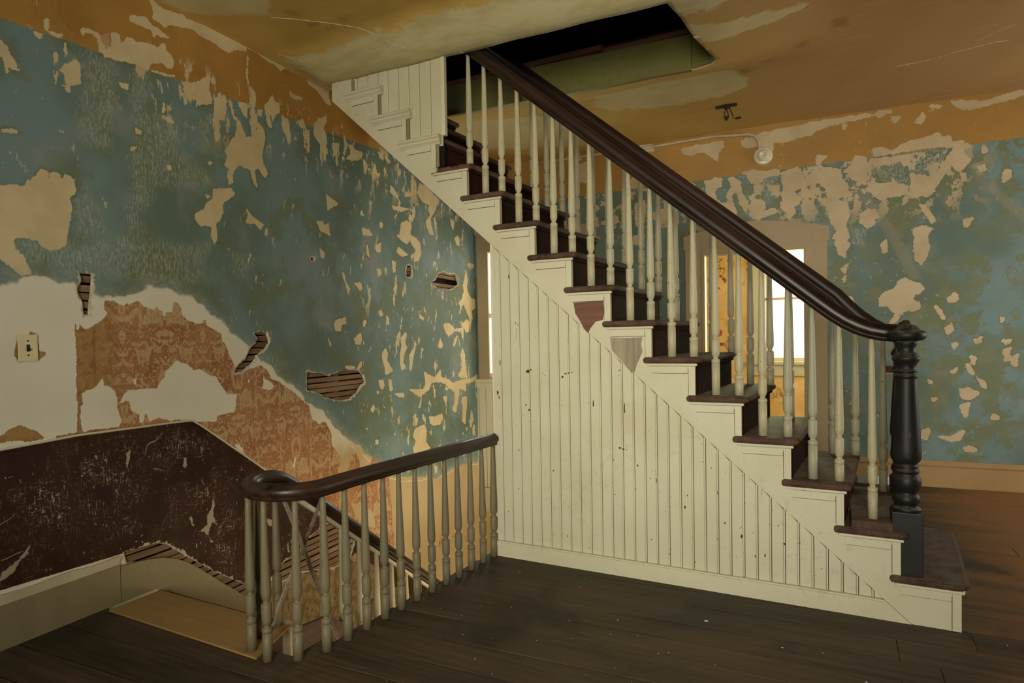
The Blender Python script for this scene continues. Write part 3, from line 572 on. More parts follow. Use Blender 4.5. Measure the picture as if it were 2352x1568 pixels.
    paper = t.mix(t.math('MULTIPLY', brownish, 0.8), paper, t.mix(t.ramp(t.noise(30, 3), 0.5, 0.6), (0.36, 0.205, 0.06), (0.26, 0.13, 0.05)))
    seam = t.ramp(t.math('ABSOLUTE', t.math('SUBTRACT', t.math('PINGPONG', t.math('ADD', Y, 0.19), 0.255), 0.0)), 0.0045, 0.002)
    paper = t.mix(t.math('MULTIPLY', seam, 0.45), paper, (0.20, 0.08, 0.04))
    inp = t.inside('paper', 0.0015, 0.028, rag)
    notch = t.inside('notch', 0.0015, 0.028, rag)
    pmask = t.math('MULTIPLY', inp, t.math('SUBTRACT', 1.0, notch))
    edge = t.ramp(t.math('ABSOLUTE', t.math('MULTIPLY_ADD', rag, 0.028, t.attr('paper'))), 0.006, 0.0)
    paper = t.mix(t.math('MULTIPLY', edge, 0.45), paper, (0.27, 0.12, 0.05))
    col = t.mix(pmask, col, paper)
    # dark brown dado with scratches
    bm_ = t.inside('brown', 0.001, 0.004, rag)
    bc = t.mix(t.ramp(t.noise(6, 4), 0.3, 0.7), (0.030, 0.010, 0.006), (0.046, 0.017, 0.010))
    hz = t.inside('haze', 0.05, 0.12, rag)
    vs = t.noise(1.0, 4, 0.7, t.scaled(130, 130, 22), 0.2)
    hs = t.noise(1.0, 4, 0.7, t.scaled(30, 30, 150), 0.3)
    gate = t.math('MULTIPLY_ADD', hz, 0.8, 0.2)
    sc1 = t.math('MULTIPLY', t.ramp(t.math('MAXIMUM', vs, hs), 0.58, 0.63), t.math('MULTIPLY', gate, t.ramp(t.noise(6, 3, 0.6), 0.42, 0.58)))
    sp1 = t.math('MULTIPLY', t.ramp(t.noise(1.0, 3, 0.6, t.scaled(48, 48, 34)), 0.665, 0.68), t.ramp(t.noise(2.5, 3), 0.40, 0.56))
    cr = t.noise(2.6, 1, 0.4, t.scaled(1, 1, 0.8), 0.3)
    ln = t.math('MULTIPLY', t.ramp(t.math('ABSOLUTE', t.math('SUBTRACT', cr, 0.5)), 0.0035, 0.0015), t.ramp(t.noise(3.5, 3, 0.6, t.scaled(1, 1, 1, loc=(1, 5, 2))), 0.53, 0.60))
    scr = t.math('MAXIMUM', t.math('MAXIMUM', sc1, sp1), t.math('MAXIMUM', ln, t.inside('scratch', 0.002, 0.035, rag)))
    bc = t.mix(t.math('MULTIPLY', scr, 0.8), bc, (0.46, 0.40, 0.28))
    col = t.mix(bm_, col, bc)
    # rough brown scratch coat below the dado on the stair
    rough = t.inside('rough', 0.006, 0.05, rag)
    rc = t.mix(t.ramp(t.noise(16, 5, 0.7), 0.35, 0.7), (0.16, 0.10, 0.045), (0.36, 0.26, 0.13))
    rc = t.mix(t.ramp(t.noise(9, 4, 0.7, dist=1.0), 0.60, 0.68), rc, (0.05, 0.03, 0.018))
    col = t.mix(rough, col, rc)
    # ring of broken white plaster round every hole
    rim = t.ramp(t.math('MULTIPLY_ADD', rag, 0.07, t.attr('rim')), 0.009, 0.004)
    col = t.mix(rim, col, (0.54, 0.47, 0.34))
    hgt = t.math('ADD', t.math('MULTIPLY', cm, -0.5), t.math('ADD', t.math('MULTIPLY', pm, -0.6), t.math('MULTIPLY', t.noise(35, 4, 0.6), 0.5)))
    hgt = t.math('ADD', hgt, t.math('MULTIPLY', t.noise(3, 3), 2.0))
    t.bump(hgt, 0.35, 0.004)
    return t.done(col, t.math('MULTIPLY_ADD', bm_, -0.12, 0.72), 0.2)
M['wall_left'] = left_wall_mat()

def far_wall_mat():
    t = NT('peeling_far_wall')
    rag = t.math('SUBTRACT', t.math('ADD', t.noise(20, 5, 0.65), t.math('MULTIPLY', t.noise(70, 3, 0.6), 0.5)), 0.75)
    sp = t.n('ShaderNodeSeparateXYZ'); t.put(sp.inputs[0], t.pos)
    X, Z = sp.outputs[0], sp.outputs[2]
    col = blue_paint(t, 0.5)
    gm = t.inside('fgreen', 0.004, 0.17, rag)
    camo = t.math('MULTIPLY', t.ramp(t.noise(4.6, 5, 0.62), 0.535, 0.545), t.ramp(t.noise(1.1, 2), 0.36, 0.5))
    gm = t.math('MAXIMUM', gm, camo)
    col = t.mix(t.math('MULTIPLY', gm, 0.8), col, t.mix(t.ramp(t.noise(9, 4), 0.4, 0.65), (0.165, 0.18, 0.085), (0.20, 0.215, 0.125)))
    col = t.mix(t.math('MULTIPLY', t.inside('fsmear', 0.02, 0.06, rag), 0.6), col, (0.26, 0.245, 0.17))
    border = t.math('MULTIPLY_ADD', X, 0.0215, 2.822)
    oz = t.math('ADD', t.math('SUBTRACT', Z, border), t.math('MULTIPLY', rag, 0.014))
    col = t.mix(t.ramp(oz, -0.003, 0.003), col, t.mix(t.ramp(t.noise(3, 4), 0.35, 0.7), OCHRE, (0.36, 0.20, 0.05)))
    st = t.noise(1.0, 5, 0.75, t.scaled(60, 60, 45), 0.3)
    sm = t.math('MULTIPLY', t.inside('fscuff', 0.02, 0.1, rag), t.ramp(st, 0.44, 0.58))
    col = t.mix(t.math('MULTIPLY', sm, 0.7), col, (0.40, 0.40, 0.30))
    halo = t.math('MULTIPLY', t.inside('fcream', 0.004, 0.07, rag, off=0.02), t.ramp(oz, 0.004, -0.004))
    col = t.mix(t.math('MULTIPLY', halo, t.math('MULTIPLY', t.ramp(t.noise(4, 3), 0.42, 0.56), 0.8)), col, GREEN)
    cm = t.inside('fcream', 0.0015, 0.05, rag, off=0.010)
    ch = t.math('MULTIPLY', fine_chips(t, 1.3, 0.645, (0.44, 0.56)), t.ramp(X, 1.9, -0.1))
    belt = t.math('MULTIPLY', t.math('MULTIPLY', t.ramp(Z, 2.18, 2.5), t.ramp(oz, 0.0, -0.02)), t.ramp(X, 1.25, 0.75))
    cb = t.math('MULTIPLY', t.ramp(t.noise(8.5, 6, 0.66, t.scaled(1, 1, 0.8, loc=(4, 0, 3))), 0.53, 0.538), belt)
    cm = t.math('MAXIMUM', t.math('MAXIMUM', cm, ch), cb)
    col = t.mix(cm, col, t.mix(t.ramp(t.noise(5, 4), 0.35, 0.7), (0.60, 0.47, 0.30), (0.50, 0.38, 0.23)))
    low = t.ramp(Z, -0.56, -0.64)
    col = t.mix(low, col, (0.62, 0.46, 0.20))
    t.bump(t.math('ADD', t.math('MULTIPLY', cm, -0.6), t.math('MULTIPLY', t.noise(30, 4, 0.6), 0.5)), 0.3, 0.004)
    return t.done(col, 0.55, 0.35)
M['wall_far'] = far_wall_mat()

def ceiling_mat():
    t = NT('stained_ceiling')
    rag = t.math('SUBTRACT', t.noise(11, 5, 0.65), 0.5)
    sp = t.n('ShaderNodeSeparateXYZ'); t.put(sp.inputs[0], t.pos)
    n = t.noise(1.2, 4, 0.6)
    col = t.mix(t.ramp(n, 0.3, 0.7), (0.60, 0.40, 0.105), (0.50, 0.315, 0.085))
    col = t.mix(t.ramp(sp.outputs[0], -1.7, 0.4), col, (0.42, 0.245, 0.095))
    lines = t.noise(1.0, 4, 0.6, t.scaled(3.0, 26, 1), 0.3)
    col = t.mix(t.math('MULTIPLY', t.ramp(lines, 0.52, 0.75), 0.35), col, (0.55, 0.37, 0.16))
    pale = t.inside('cpale', 0.02, 0.20, rag)
    pc = t.mix(t.ramp(t.noise(2.4, 5, 0.6), 0.35, 0.7), (0.62, 0.53, 0.28), (0.56, 0.44, 0.22))
    col = t.mix(t.math('MULTIPLY', pale, 0.92), col, pc)
    droop = t.inside('edge', 0.025, 0.25, rag)
    col = t.mix(t.math('MULTIPLY', droop, 0.93), col, t.mix(t.ramp(t.noise(5, 4, 0.6, t.scaled(1, 3, 1)), 0.4, 0.65), (0.58, 0.52, 0.29), (0.50, 0.42, 0.22)))
    stn = t.inside('cstain', 0.03, 0.12, rag)
    col = t.mix(t.math('MULTIPLY', stn, 0.5), col, (0.22, 0.10, 0.025))
    t.bump(t.math('ADD', lines, t.noise(8, 4)), 0.25, 0.006)
    return t.done(col, 0.8, 0.2)
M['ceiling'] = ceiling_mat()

def room_mat():
    t = NT('peeling_orange_wall')
    a = t.noise(2.6, 5, 0.62, dist=0.7); b = t.noise(8, 5, 0.7, dist=0.5)
    col = t.mix(t.ramp(a, 0.35, 0.65), (0.72, 0.45, 0.16), (0.80, 0.58, 0.28))
    col = t.mix(t.math('MULTIPLY', t.ramp(b, 0.53, 0.60), t.ramp(t.noise(1.6, 3), 0.40, 0.56)), col, (0.24, 0.10, 0.035))
    return t.done(col, 0.8, 0.2)
M['room'] = room_mat()
M['far_plain'] = mat_plain('plain_room_wall', (0.23, 0.24, 0.20), 0.8, 0.2, 2)

# ------------------------------------------------------------------ the left wall, with holes through to the lath
HOLES = ['h1', 'h2', 'h3', 'h4', 'h5', 'h6', 'h7', 'h8']
hole_polys = [polys(k)[0] for k in HOLES]
def left_fn(u, v, d):
    bulge = 0.006 * np.sin(u * 2.1 + 0.6) * np.sin(v * 1.7)
    return (-3.358 + tn(-3.1606) * (u - YS) + bulge - d, u, v)
attrs = {'cream': (polys('cream'), 0.06), 'scuff': (polys('scuff'), 0.10), 'plaster': (polys('plaster'), 0.10), 'paper': (polys('paper'), 0.05),
         'notch': (polys('notch'), 0.05), 'brown': (polys('brown'), 0.05), 'scratch': (polys('scratch'), 0.05), 'haze': (polys('haze'), 0.12), 'rough': (polys('rough'), 0.06)}
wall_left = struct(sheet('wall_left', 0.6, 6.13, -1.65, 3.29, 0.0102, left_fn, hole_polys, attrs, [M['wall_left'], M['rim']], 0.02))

def slab(name, quad, thick, mat, parent=None):
    """a quad given by four corners, thickened away from its normal"""
    a, b, c, d = [Vector(q) for q in quad]
    n = (b - a).cross(d - a).normalized() * thick
    bm = bmesh.new()
    lo = [bm.verts.new(p) for p in (a, b, c, d)]; hi = [bm.verts.new(p - n) for p in (a, b, c, d)]
    bm.faces.new(lo); bm.faces.new(hi[::-1])
    for i in range(4):
        bm.faces.new((lo[i], hi[i], hi[(i + 1) % 4], lo[(i + 1) % 4]))
    return from_bm(name, bm, mat, parent)

plain_plaster = mat_plain('plain_plaster', (0.55, 0.48, 0.33), 0.8, 0.12, 3)
slab('wall_section', [(wall_x(-1.9), -1.9, -0.2), (wall_x(0.6), 0.6, -0.2), (wall_x(0.6), 0.6, 3.29), (wall_x(-1.9), -1.9, 3.29)], 0.12, plain_plaster, wall_left)
slab('wall_section', [(wall_x(1.9) , 1.9, -3.4), (wall_x(6.13), 6.13, -3.4), (wall_x(6.13), 6.13, -1.65), (wall_x(1.9), 1.9, -1.65)], 0.12, plain_plaster, wall_left)
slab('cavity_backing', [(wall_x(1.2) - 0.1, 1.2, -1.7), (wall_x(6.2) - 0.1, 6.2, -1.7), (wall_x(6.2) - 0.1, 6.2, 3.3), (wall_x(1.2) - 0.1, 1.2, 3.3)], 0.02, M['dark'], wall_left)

def slice_range(pl, z):
    ys = []
    n = len(pl)
    for i in range(n):
        a, b = pl[i], pl[(i + 1) % n]
        if (a[1] > z) != (b[1] > z):
            ys.append(a[0] + (z - a[1]) / (b[1] - a[1]) * (b[0] - a[0]))
    return (min(ys), max(ys)) if ys else None

for hk, pl in zip(HOLES, hole_polys):
    z0, z1 = pl[:, 1].min(), pl[:, 1].max()
    pitch = 0.0425 if hk != 'h7' else 0.044
    z = z0 - random.uniform(0.0, 0.03)
    row = 0
    while z < z1 + 0.01:
        rs = [r for r in (slice_range(pl, z + f * 0.036) for f in (0.02, 0.25, 0.5, 0.75, 0.98)) if r]
        row += 1
        if rs and not (hk == 'h5' and row == 3):
            ya = min(r[0] for r in rs) - 0.03; yb = max(r[1] for r in rs) + 0.03
            dz = random.uniform(-0.003, 0.003); tl = random.uniform(-0.002, 0.002); dx = random.uniform(0.0, 0.004)
            bm = bmesh.new()
            q = []
            for y, t_ in ((ya, -tl), (yb, tl)):
                for xo in (-0.021 - dx, -0.031 - dx):
                    for zz in (z + dz, z + dz + 0.0335):
                        q.append(bm.verts.new((wall_x(y) + xo, y, zz + t_)))
            for f in ((0, 1, 3, 2), (4, 6, 7, 5), (0, 4, 5, 1), (2, 3, 7, 6), (0, 2, 6, 4), (1, 5, 7, 3)):
                bm.faces.new([q[i] for i in f])
            from_bm('lath', bm, M['lath'], wall_left)
        z += pitch
# a stud behind the lowest gaps, seen where a lath is missing
for y in (3.05, 4.83, 3.72, 2.35):
    slab('stud', [(wall_x(y) - 0.035, y, -1.0), (wall_x(y) - 0.035, y + 0.05, -1.0), (wall_x(y) - 0.035, y + 0.05, 3.2), (wall_x(y) - 0.035, y, 3.2)], 0.06, M['lath'], wall_left)

# thin painted bead along the top of the brown dado
bead = []
for y, z in [(0.6, 0.860), (1.25, 0.874), (1.42, 0.874), (1.75, 0.889), (2.07, 0.884), (2.40, 0.881)]:
    bead.append((wall_x(y) + 0.002, y, z + 0.006))
sl = [(2.47, 0.838), (3.0, 0.449), (3.6, 0.010), (4.2, -0.432), (4.883, -0.935), (5.4, -1.30)]
for y, z in sl: bead.append((wall_x(y) + 0.002, y, z + 0.006))
struct(sweep('trim_1', bead, circle(0.006, 6), M['cream_plain']))

# ------------------------------------------------------------------ left skirting: level, a curved shoulder, then down the stair
base_l = struct(empty('baseboard_left', (wall_x(1.5), 1.5, 0)))
base_l.matrix_world = Matrix.Identity(4)
def on_left(u, v, w): return (wall_x(u) + w, u, v)
b1 = prism('board', [(-1.7, 0.0), (1.93, 0.0), (1.93, 0.196), (-1.7, 0.196)], on_left, 0.0, 0.022, M['skirt'], base_l)
sh = [(1.934, 0.0), (2.12, 0.0), (2.2, -0.03), (2.5, -0.27), (3.3, -0.95), (4.6, -1.92), (4.6, -1.66), (3.3, -0.70), (2.75, -0.282), (2.55, -0.112), (2.42, 0.006), (2.34, 0.070), (2.26, 0.120), (2.18, 0.152), (2.10, 0.170), (2.02, 0.180), (1.934, 0.186)]
prism('board', sh, on_left, 0.0, 0.022, M['skirt'], base_l)
cap_pts = [(-1.7, 0.196), (1.93, 0.196), (1.945, 0.238), (1.80, 0.232), (1.70, 0.244), (1.5, 0.236), (1.3, 0.246), (0.6, 0.24), (-1.7, 0.24)]
prism('plaster_fillet', cap_pts, on_left, 0.0, 0.013, plain_plaster, base_l)
# ------------------------------------------------------------------ far wall with door opening, window and outlet hole
DX0, DX1, DZ = -1.112, -0.228, 2.098
WX0, WX1, WZ0, WZ1 = -3.47, -2.30, 0.885, 2.27
door_hole = np.array([(DX0, -0.3), (DX1, -0.3), (DX1, DZ), (DX0, DZ)])
win_hole = np.array([(WX0, WZ0), (WX1, WZ0), (WX1, WZ1), (WX0, WZ1)])
out_hole = np.array([(0.366, 0.958), (0.450, 0.958), (0.450, 1.022), (0.366, 1.022)])
def far_fn(u, v, d):
    return (u - 0.0774 * d, 6.399 + 0.07757 * u + d, v)
fattrs = {'fcream': (polys('fcream'), 0.06), 'fgreen': (polys('fgreen'), 0.08), 'fsmear': (polys('fsmear'), 0.06), 'fscuff': (polys('fscuff'), 0.06)}
wall_far = struct(sheet('wall_far', -3.56, 3.44, 0.0, 3.29, 0.0125, far_fn, [door_hole, win_hole, out_hole], fattrs, [M['wall_far'], M['tan']], 0.12))
def far_slab(name, x0, x1, z0, z1, th, mat, parent=None):
    return slab(name, [(x0, far_y(x0), z0), (x1, far_y(x1), z0), (x1, far_y(x1), z1), (x0, far_y(x0), z1)], th, mat, parent)
far_slab('wall_section', -3.7, 1.0, -3.4, 0.0, 0.12, M['wall_far'], wall_far)

def far_box(bm, x0, x1, z0, z1, p0, p1, bev=0.0):
    """a board lying on the far wall, standing proud of it from p0 to p1"""
    vs = [bm.verts.new((x, far_y(x) - p, z)) for x in (x0, x1) for p in (p1, p0) for z in (z0, z1)]
    faces = [bm.faces.new([vs[i] for i in f]) for f in [(0, 1, 3, 2), (4, 6, 7, 5), (0, 4, 5, 1), (2, 3, 7, 6), (0, 2, 6, 4), (1, 5, 7, 3)]]
    if bev: bmesh.ops.bevel(bm, geom=list({e for f in faces for e in f.edges}), offset=bev, segments=2, affect='EDGES')
def far_board(name, x0, x1, z0, z1, p0, p1, mat, parent=None, bev=0.003):
    bm = bmesh.new(); far_box(bm, x0, x1, z0, z1, p0, p1, bev)
    return from_bm(name, bm, mat, parent)

door = struct(empty('door_1'))
far_board('casing', -1.262, DX0, 0.0, 2.14, 0.0, 0.024, M['tan'], door)
far_board('casing', DX1, -0.054, 0.0, 2.14, 0.0, 0.024, M['tan'], door)
head = [(-1.275, 2.135)]
for i in range(17):
    s = i / 16
    x = -1.275 + s * 1.237
    head.append((x, 2.262 + 0.082 * max(0.0, math.sin(math.pi * s)) ** 1.6 + (0.02 if 0.0 < s < 1 else 0)))
head.append((-0.038, 2.135))
def on_far(u, v, w): return (u, far_y(u) - w, v)
prism('casing_head', head, on_far, 0.0, 0.03, M['tan'], door)
far_board('stop_bead', DX0 - 0.002, DX0 + 0.026, 0.0, DZ, -0.07, 0.028, M['tan'], door)
far_board('stop_bead', DX1 - 0.012, DX1 + 0.002, 0.0, DZ, -0.07, 0.028, M['tan'], door)
far_board('head_jamb', DX0, DX1, DZ - 0.022, DZ + 0.045, -0.12, 0.026, M['tan'], door)

win = struct(empty('window_1'))
far_board('casing', -3.475, -3.347, WZ0 - 0.03, 2.48, 0.0, 0.028, M['tan'], win)
far_board('casing', WX1, WX1 + 0.12, WZ0 - 0.03, 2.48, 0.0, 0.05, M['tan'], win)
far_board('casing_head', WX0, WX1, WZ1 - 0.005, 2.48, 0.0, 0.04, M['tan'], win)
far_board('sash_rail', WX0, WX1, 1.55, 1.60, -0.09, -0.05, M['cream_plain'], win)
far_board('sash_rail', WX0, WX1, WZ0, WZ0 + 0.05, -0.09, -0.05, M['cream_plain'], win)
far_board('pane', WX0, WX1, WZ0 + 0.05, 1.55, -0.075, -0.070, M['glass'], win, 0)
far_board('pane', WX0, WX1, 1.60, WZ1, -0.075, -0.070, M['glass'], win, 0)

# wainscot under that window, running down into the stairwell
wains = struct(empty('trim_2'))
far_board('cap_rail', -3.60, -2.2, 0.835, 0.872, 0.0, 0.055, M['cream_plain'], wains, 0.008)
far_board('cap_mould', -3.585, -2.2, 0.775, 0.838, 0.0, 0.036, M['cream_plain'], wains, 0.008)
x = -3.565
while x < -2.2:
    far_board('beadboard_plank', x, x + 0.078, -0.33, 0.78, 0.0, 0.02, M['cream_plain'], wains, 0.005)
    x += 0.0815
far_board('base_rail', -3.57, -2.2, -0.60, -0.335, 0.0, 0.024, M['cream_plain'], wains, 0.006)

base_f = struct(empty('baseboard_far'))
for a, b in ((-1.84, -1.262), (-0.054, 3.45)):
    far_board('board', a, b, 0.0, 0.175, 0.0, 0.02, M['skirt_far'], base_f)
    far_board('cap_mould', a, b, 0.175, 0.225, 0.0, 0.027, M['skirt_far'], base_f, 0.009)

# outlet box in the wall hole
ob = empty('outlet_box', (0.408, far_y(0.408) + 0.03, 0.99))
tag(ob, 'small rusty empty outlet box sunk in the blue far wall beside the black newel', 'outlet box')
def local_far(name, x0, x1, z0, z1, p0, p1, mat, par, bev=0.002):
    o = far_board(name, x0, x1, z0, z1, p0, p1, mat, None, bev)
    o.parent = par; o.matrix_parent_inverse = Matrix.Translation(par.location).inverted()
    return o
local_far('back_plate', 0.366, 0.450, 0.958, 1.022, -0.065, -0.06, M['brick'], ob, 0)
local_far('side', 0.366, 0.371, 0.958, 1.022, -0.06, -0.004, M['brick'], ob, 0)
local_far('side', 0.445, 0.450, 0.958, 1.022, -0.06, -0.004, M['brick'], ob, 0)
local_far('side', 0.371, 0.445, 0.958, 0.963, -0.06, -0.004, M['pink'], ob, 0)
local_far('side', 0.371, 0.445, 1.017, 1.022, -0.06, -0.004, M['brick'], ob, 0)

# ------------------------------------------------------------------ ceiling with its stair opening
hole_c = np.array([(-3.10, 3.405), (-2.0, 3.412), (-1.5, 3.403), (-0.765, 3.405), (-0.735, 3.6), (-0.72, 3.9), (-0.69, 4.15), (-0.668, 4.31), (-0.672, 4.36), (-0.71, 4.40), (-0.80, 4.425), (-1.5, 4.42), (-3.10, 4.42)])
def smooth01(t):
    t = np.clip(t, 0, 1); return t * t * (3 - 2 * t)
def ceil_z(x, y):
    fx = smooth01((x + 3.34) / 0.28) * smooth01((0.1 - x) / 0.8)
    ramp_in = smooth01((y - 3.02) / 0.36)
    ramp_out = smooth01((5.0 - y) / 0.56)
    slope = 0.022 * np.clip((-0.76 - x), -0.2, 2.4)
    near_d = 0.168 - slope
    far_d = 0.088 + 0.0235 * np.clip(x + 2.694, -0.4, 2.1)
    f = smooth01((y - 3.4) / 1.0)
    dz = near_d * (1 - f) + far_d * f
    wob = 0.008 * np.sin(x * 5.1) * np.sin(y * 4.3 + 1) + 0.004 * np.sin(x * 13 + y * 5)
    sag = 0.028 * smooth01((y - 4.9) / 1.3) * smooth01((-0.4 - x) / 1.6)
    return H - fx * ramp_in * ramp_out * dz - sag + wob * 0.6
def ceil_fn(u, v, d): return (u, v, ceil_z(u, v) + d)
def edge_sd(p):
    d = np.maximum(np.maximum(-3.3 - p[:, 0], p[:, 0] + 0.45), np.maximum(3.13 - p[:, 1], p[:, 1] - 3.6))
    return np.clip(d, -0.15, 0.15)
ceiling = struct(sheet('ceiling', -3.36, 1.9, 0.9, 6.55, 0.025, ceil_fn, [hole_c], {'cpale': (polys('cpale'), 0.12), 'cstain': (polys('cstain'), 0.06), 'edge': (edge_sd, 0)}, [M['ceiling'], M['rim']], 0.03))
slab('ceiling_section', [(-3.3, -1.9, H), (-3.3, 0.9, H), (3.6, 0.9, H), (3.6, -1.9, H)], 0.1, M['far_plain'], ceiling)
slab('ceiling_section', [(1.9, 0.9, H), (1.9, 6.7, H), (3.6, 6.7, H), (3.6, 0.9, H)], 0.1, M['far_plain'], ceiling)
for pl in polys('ccrack'):
    pts = []
    for i in range(len(pl) - 1):
        for s in range(4):
            q = pl[i] + (pl[i + 1] - pl[i]) * s / 4
            pts.append((q[0], q[1] + random.uniform(-0.006, 0.006), float(ceil_z(q[0], q[1])) - 0.001))
    sweep('plaster_crack', pts, circle(0.0028, 5, 0.002), M['rim'], ceiling)
# framing boards round the opening, mottled green, and a dark upper storey
open_ = struct(empty('trim_3'))
def xy_board(name, x0, x1, y0, y1, z0, z1, mat, par):
    return box(name, x0, x1, y0, y1, z0, z1, mat, par, 0.003)
bm = bmesh.new()
def cz(x, y): return float(ceil_z(np.array(float(x)), np.array(float(y))))
hb = [(x, cz(x, 4.42) - 0.006) for x in (-3.05, -2.6, -2.2, -1.8, -1.4, -1.1, -0.835)]
add_prism(bm, hb + [(-0.835, 3.335), (-2.06, 3.368), (-3.05, 3.39)], lambda u, v, w: (u, w, v), 4.412, 4.445)
bm.normal_update(); bmesh.ops.triangulate(bm, faces=[f for f in bm.faces if len(f.verts) > 4])
from_bm('header_board', bm, M['mould'], open_)
bm = bmesh.new()
vs = [(-0.832, 4.412), (-0.775, 4.398), (-0.715, 4.368), (-0.69, 4.32), (-0.66, 4.32), (-0.66, 4.46), (-0.832, 4.46)]
add_prism(bm, vs, lambda u, v, w: (u, v, w), 3.106, 3.335)
from_bm('corner_board', bm, M['mould'], open_)
xy_board('trim_strip', -3.1, -1.45, 4.405, 4.452, 3.375, 3.41, M['oldred'], open_)
xy_board('trim_strip', -1.44, -0.70, 4.408, 4.452, 3.345, 3.38, M['oldred'], open_)
xy_board('near_joist', -3.05, -0.70, 3.33, 3.395, 3.125, 3.41, M['upstairs'], open_)
xy_board('end_joist', -0.66, -0.60, 3.33, 4.46, 3.16, 3.41, M['upstairs'], open_)
up = bmesh.new()
add_box(up, -3.5, 1.5, 2.0, 6.3, 3.41, 5.9)
for f in [f for f in up.faces if f.calc_center_median().z < 3.5]: up.faces.remove(f)
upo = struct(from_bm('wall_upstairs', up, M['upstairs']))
upper_floor = struct(empty('floor_upstairs'))
for (a, b, c, d) in ((-3.5, 1.5, 2.0, 3.33), (-3.5, 1.5, 4.46, 6.3), (-0.6, 1.5, 3.33, 4.46)):
    box('floor_section', a, b, c, d, 3.395, 3.42, M['upstairs'], upper_floor)
for x in (-1.95, -1.35, -0.95):
    box('stud', x, x + 0.04, 4.55, 4.62, 3.42, 5.8, M['riser'], upo)

# ------------------------------------------------------------------ main floor: long boards running almost along X
floor = struct(empty('floor'))
FS = 0.062                                              # boards run slightly askew
def well_edge(y): return -1.84 - 0.0655 * (YS - y) - 0.045
def floor_x0(yc):
    if yc > 2.02: return max(-3.3, well_edge(yc))
    if yc > 1.84: return -2.03 if yc > 1.9 else -2.14
    return -3.27
rnd = random.Random(3)
c = -2.0
boards = []
while c < 7.3:
    w = rnd.uniform(0.17, 0.215)
    boards.append((c, c + w - 0.004)); c += w
def add_board(x0, x1, c0, c1, ztop):
    bm = bmesh.new()
    vs = [bm.verts.new((x, cc + FS * x, z)) for x in (x0, x1) for cc in (c0, c1) for z in (-0.03, ztop)]
    faces = [bm.faces.new([vs[i] for i in f]) for f in [(0, 1, 3, 2), (4, 6, 7, 5), (0, 4, 5, 1), (2, 3, 7, 6), (0, 2, 6, 4), (1, 5, 7, 3)]]
    bmesh.ops.bevel(bm, geom=[e for e in bm.edges if all(v.co.z > -0.01 for v in e.verts)], offset=0.0025, segments=1, affect='EDGES')
    from_bm('floor_board', bm, M['floor'], floor)
for c0, c1 in boards:
    yl = (c0 + c1) / 2 + FS * -2.0
    xs = floor_x0(yl)
    xe = 3.4
    if (c0 + FS * xe) > far_y(xe): continue
    x = xs; first = True
    while x < xe - 0.05:
        L = rnd.uniform(2.6, 4.2) if not first else rnd.uniform(1.6, 3.6)
        x2 = min(x + L, xe)
        if xe - x2 < 0.6: x2 = xe
        m = (x + x2) / 2
        a, b = c0, c1
        add_board(x, x2 - 0.002, a, b, rnd.uniform(-0.0015, 0.0))
        x = x2; first = False
slab('subfloor', [(-1.80, -1.9, -0.035), (3.6, -1.9, -0.035), (3.6, 6.8, -0.035), (-1.75, 6.8, -0.035)], 0.05, M['dark'], floor)
slab('subfloor', [(-3.4, -1.9, -0.035), (-1.8, -1.9, -0.035), (-1.8, 1.95, -0.035), (-3.4, 2.0, -0.035)], 0.05, M['dark'], floor)
# apron of the floor edge over the stairwell
bm = bmesh.new()
pr = [(-2.03, 1.98), (-1.975, 2.04), (well_edge(2.3), 2.3), (well_edge(4.2), 4.2), (well_edge(6.2), 6.2)]
for i in range(len(pr) - 1):
    a, b = pr[i], pr[i + 1]
    vs = [bm.verts.new(p) for p in ((a[0] + 0.02, a[1], -0.03), (b[0] + 0.02, b[1], -0.03), (b[0] + 0.02, b[1], -0.11), (a[0] + 0.02, a[1], -0.11))]
    bm.faces.new(vs)
from_bm('floor_apron', bm, M['cream_plain'], floor)

# room walls that stand outside the frame, with the windows that light the room
wall_near = struct(empty('wall_near'))
NY = -1.9
for (a, b, c_, d) in ((-3.4, -0.6, -0.1, 3.3), (0.9, 3.6, -0.1, 3.3), (-0.6, 0.9, -0.1, 0.9), (-0.6, 0.9, 2.7, 3.3)):
    box('wall_section', a, b, NY - 0.14, NY, c_, d, M['far_plain'], wall_near)
wn = struct(empty('window_2'))
for (a, b, c_, d) in ((-0.6, -0.55, 0.9, 2.7), (0.85, 0.9, 0.9, 2.7), (-0.55, 0.85, 0.9, 0.95), (-0.55, 0.85, 2.65, 2.7), (-0.55, 0.85, 1.8, 1.84)):
    box('sash_bar', a, b, NY - 0.09, NY - 0.05, c_, d, M['tan'], wn)
wall_right = struct(empty('wall_right'))
RX = 3.4
for (a, b, c_, d) in ((-1.9, 4.65, -0.1, 3.3), (5.95, 6.8, -0.1, 3.3), (4.65, 5.95, -0.1, 0.8), (4.65, 5.95, 2.4, 3.3)):
    box('wall_section', RX, RX + 0.14, a, b, c_, d, M['far_plain'], wall_right)
wr = struct(empty('window_3'))
for (a, b, c_, d) in ((4.65, 4.7, 0.8, 2.4), (5.9, 5.95, 0.8, 2.4), (4.7, 5.9, 0.8, 0.85), (4.7, 5.9, 2.35, 2.4), (4.7, 5.9, 1.58, 1.62)):
    box('sash_bar', RX + 0.05, RX + 0.09, a, b, c_, d, M['tan'], wr)

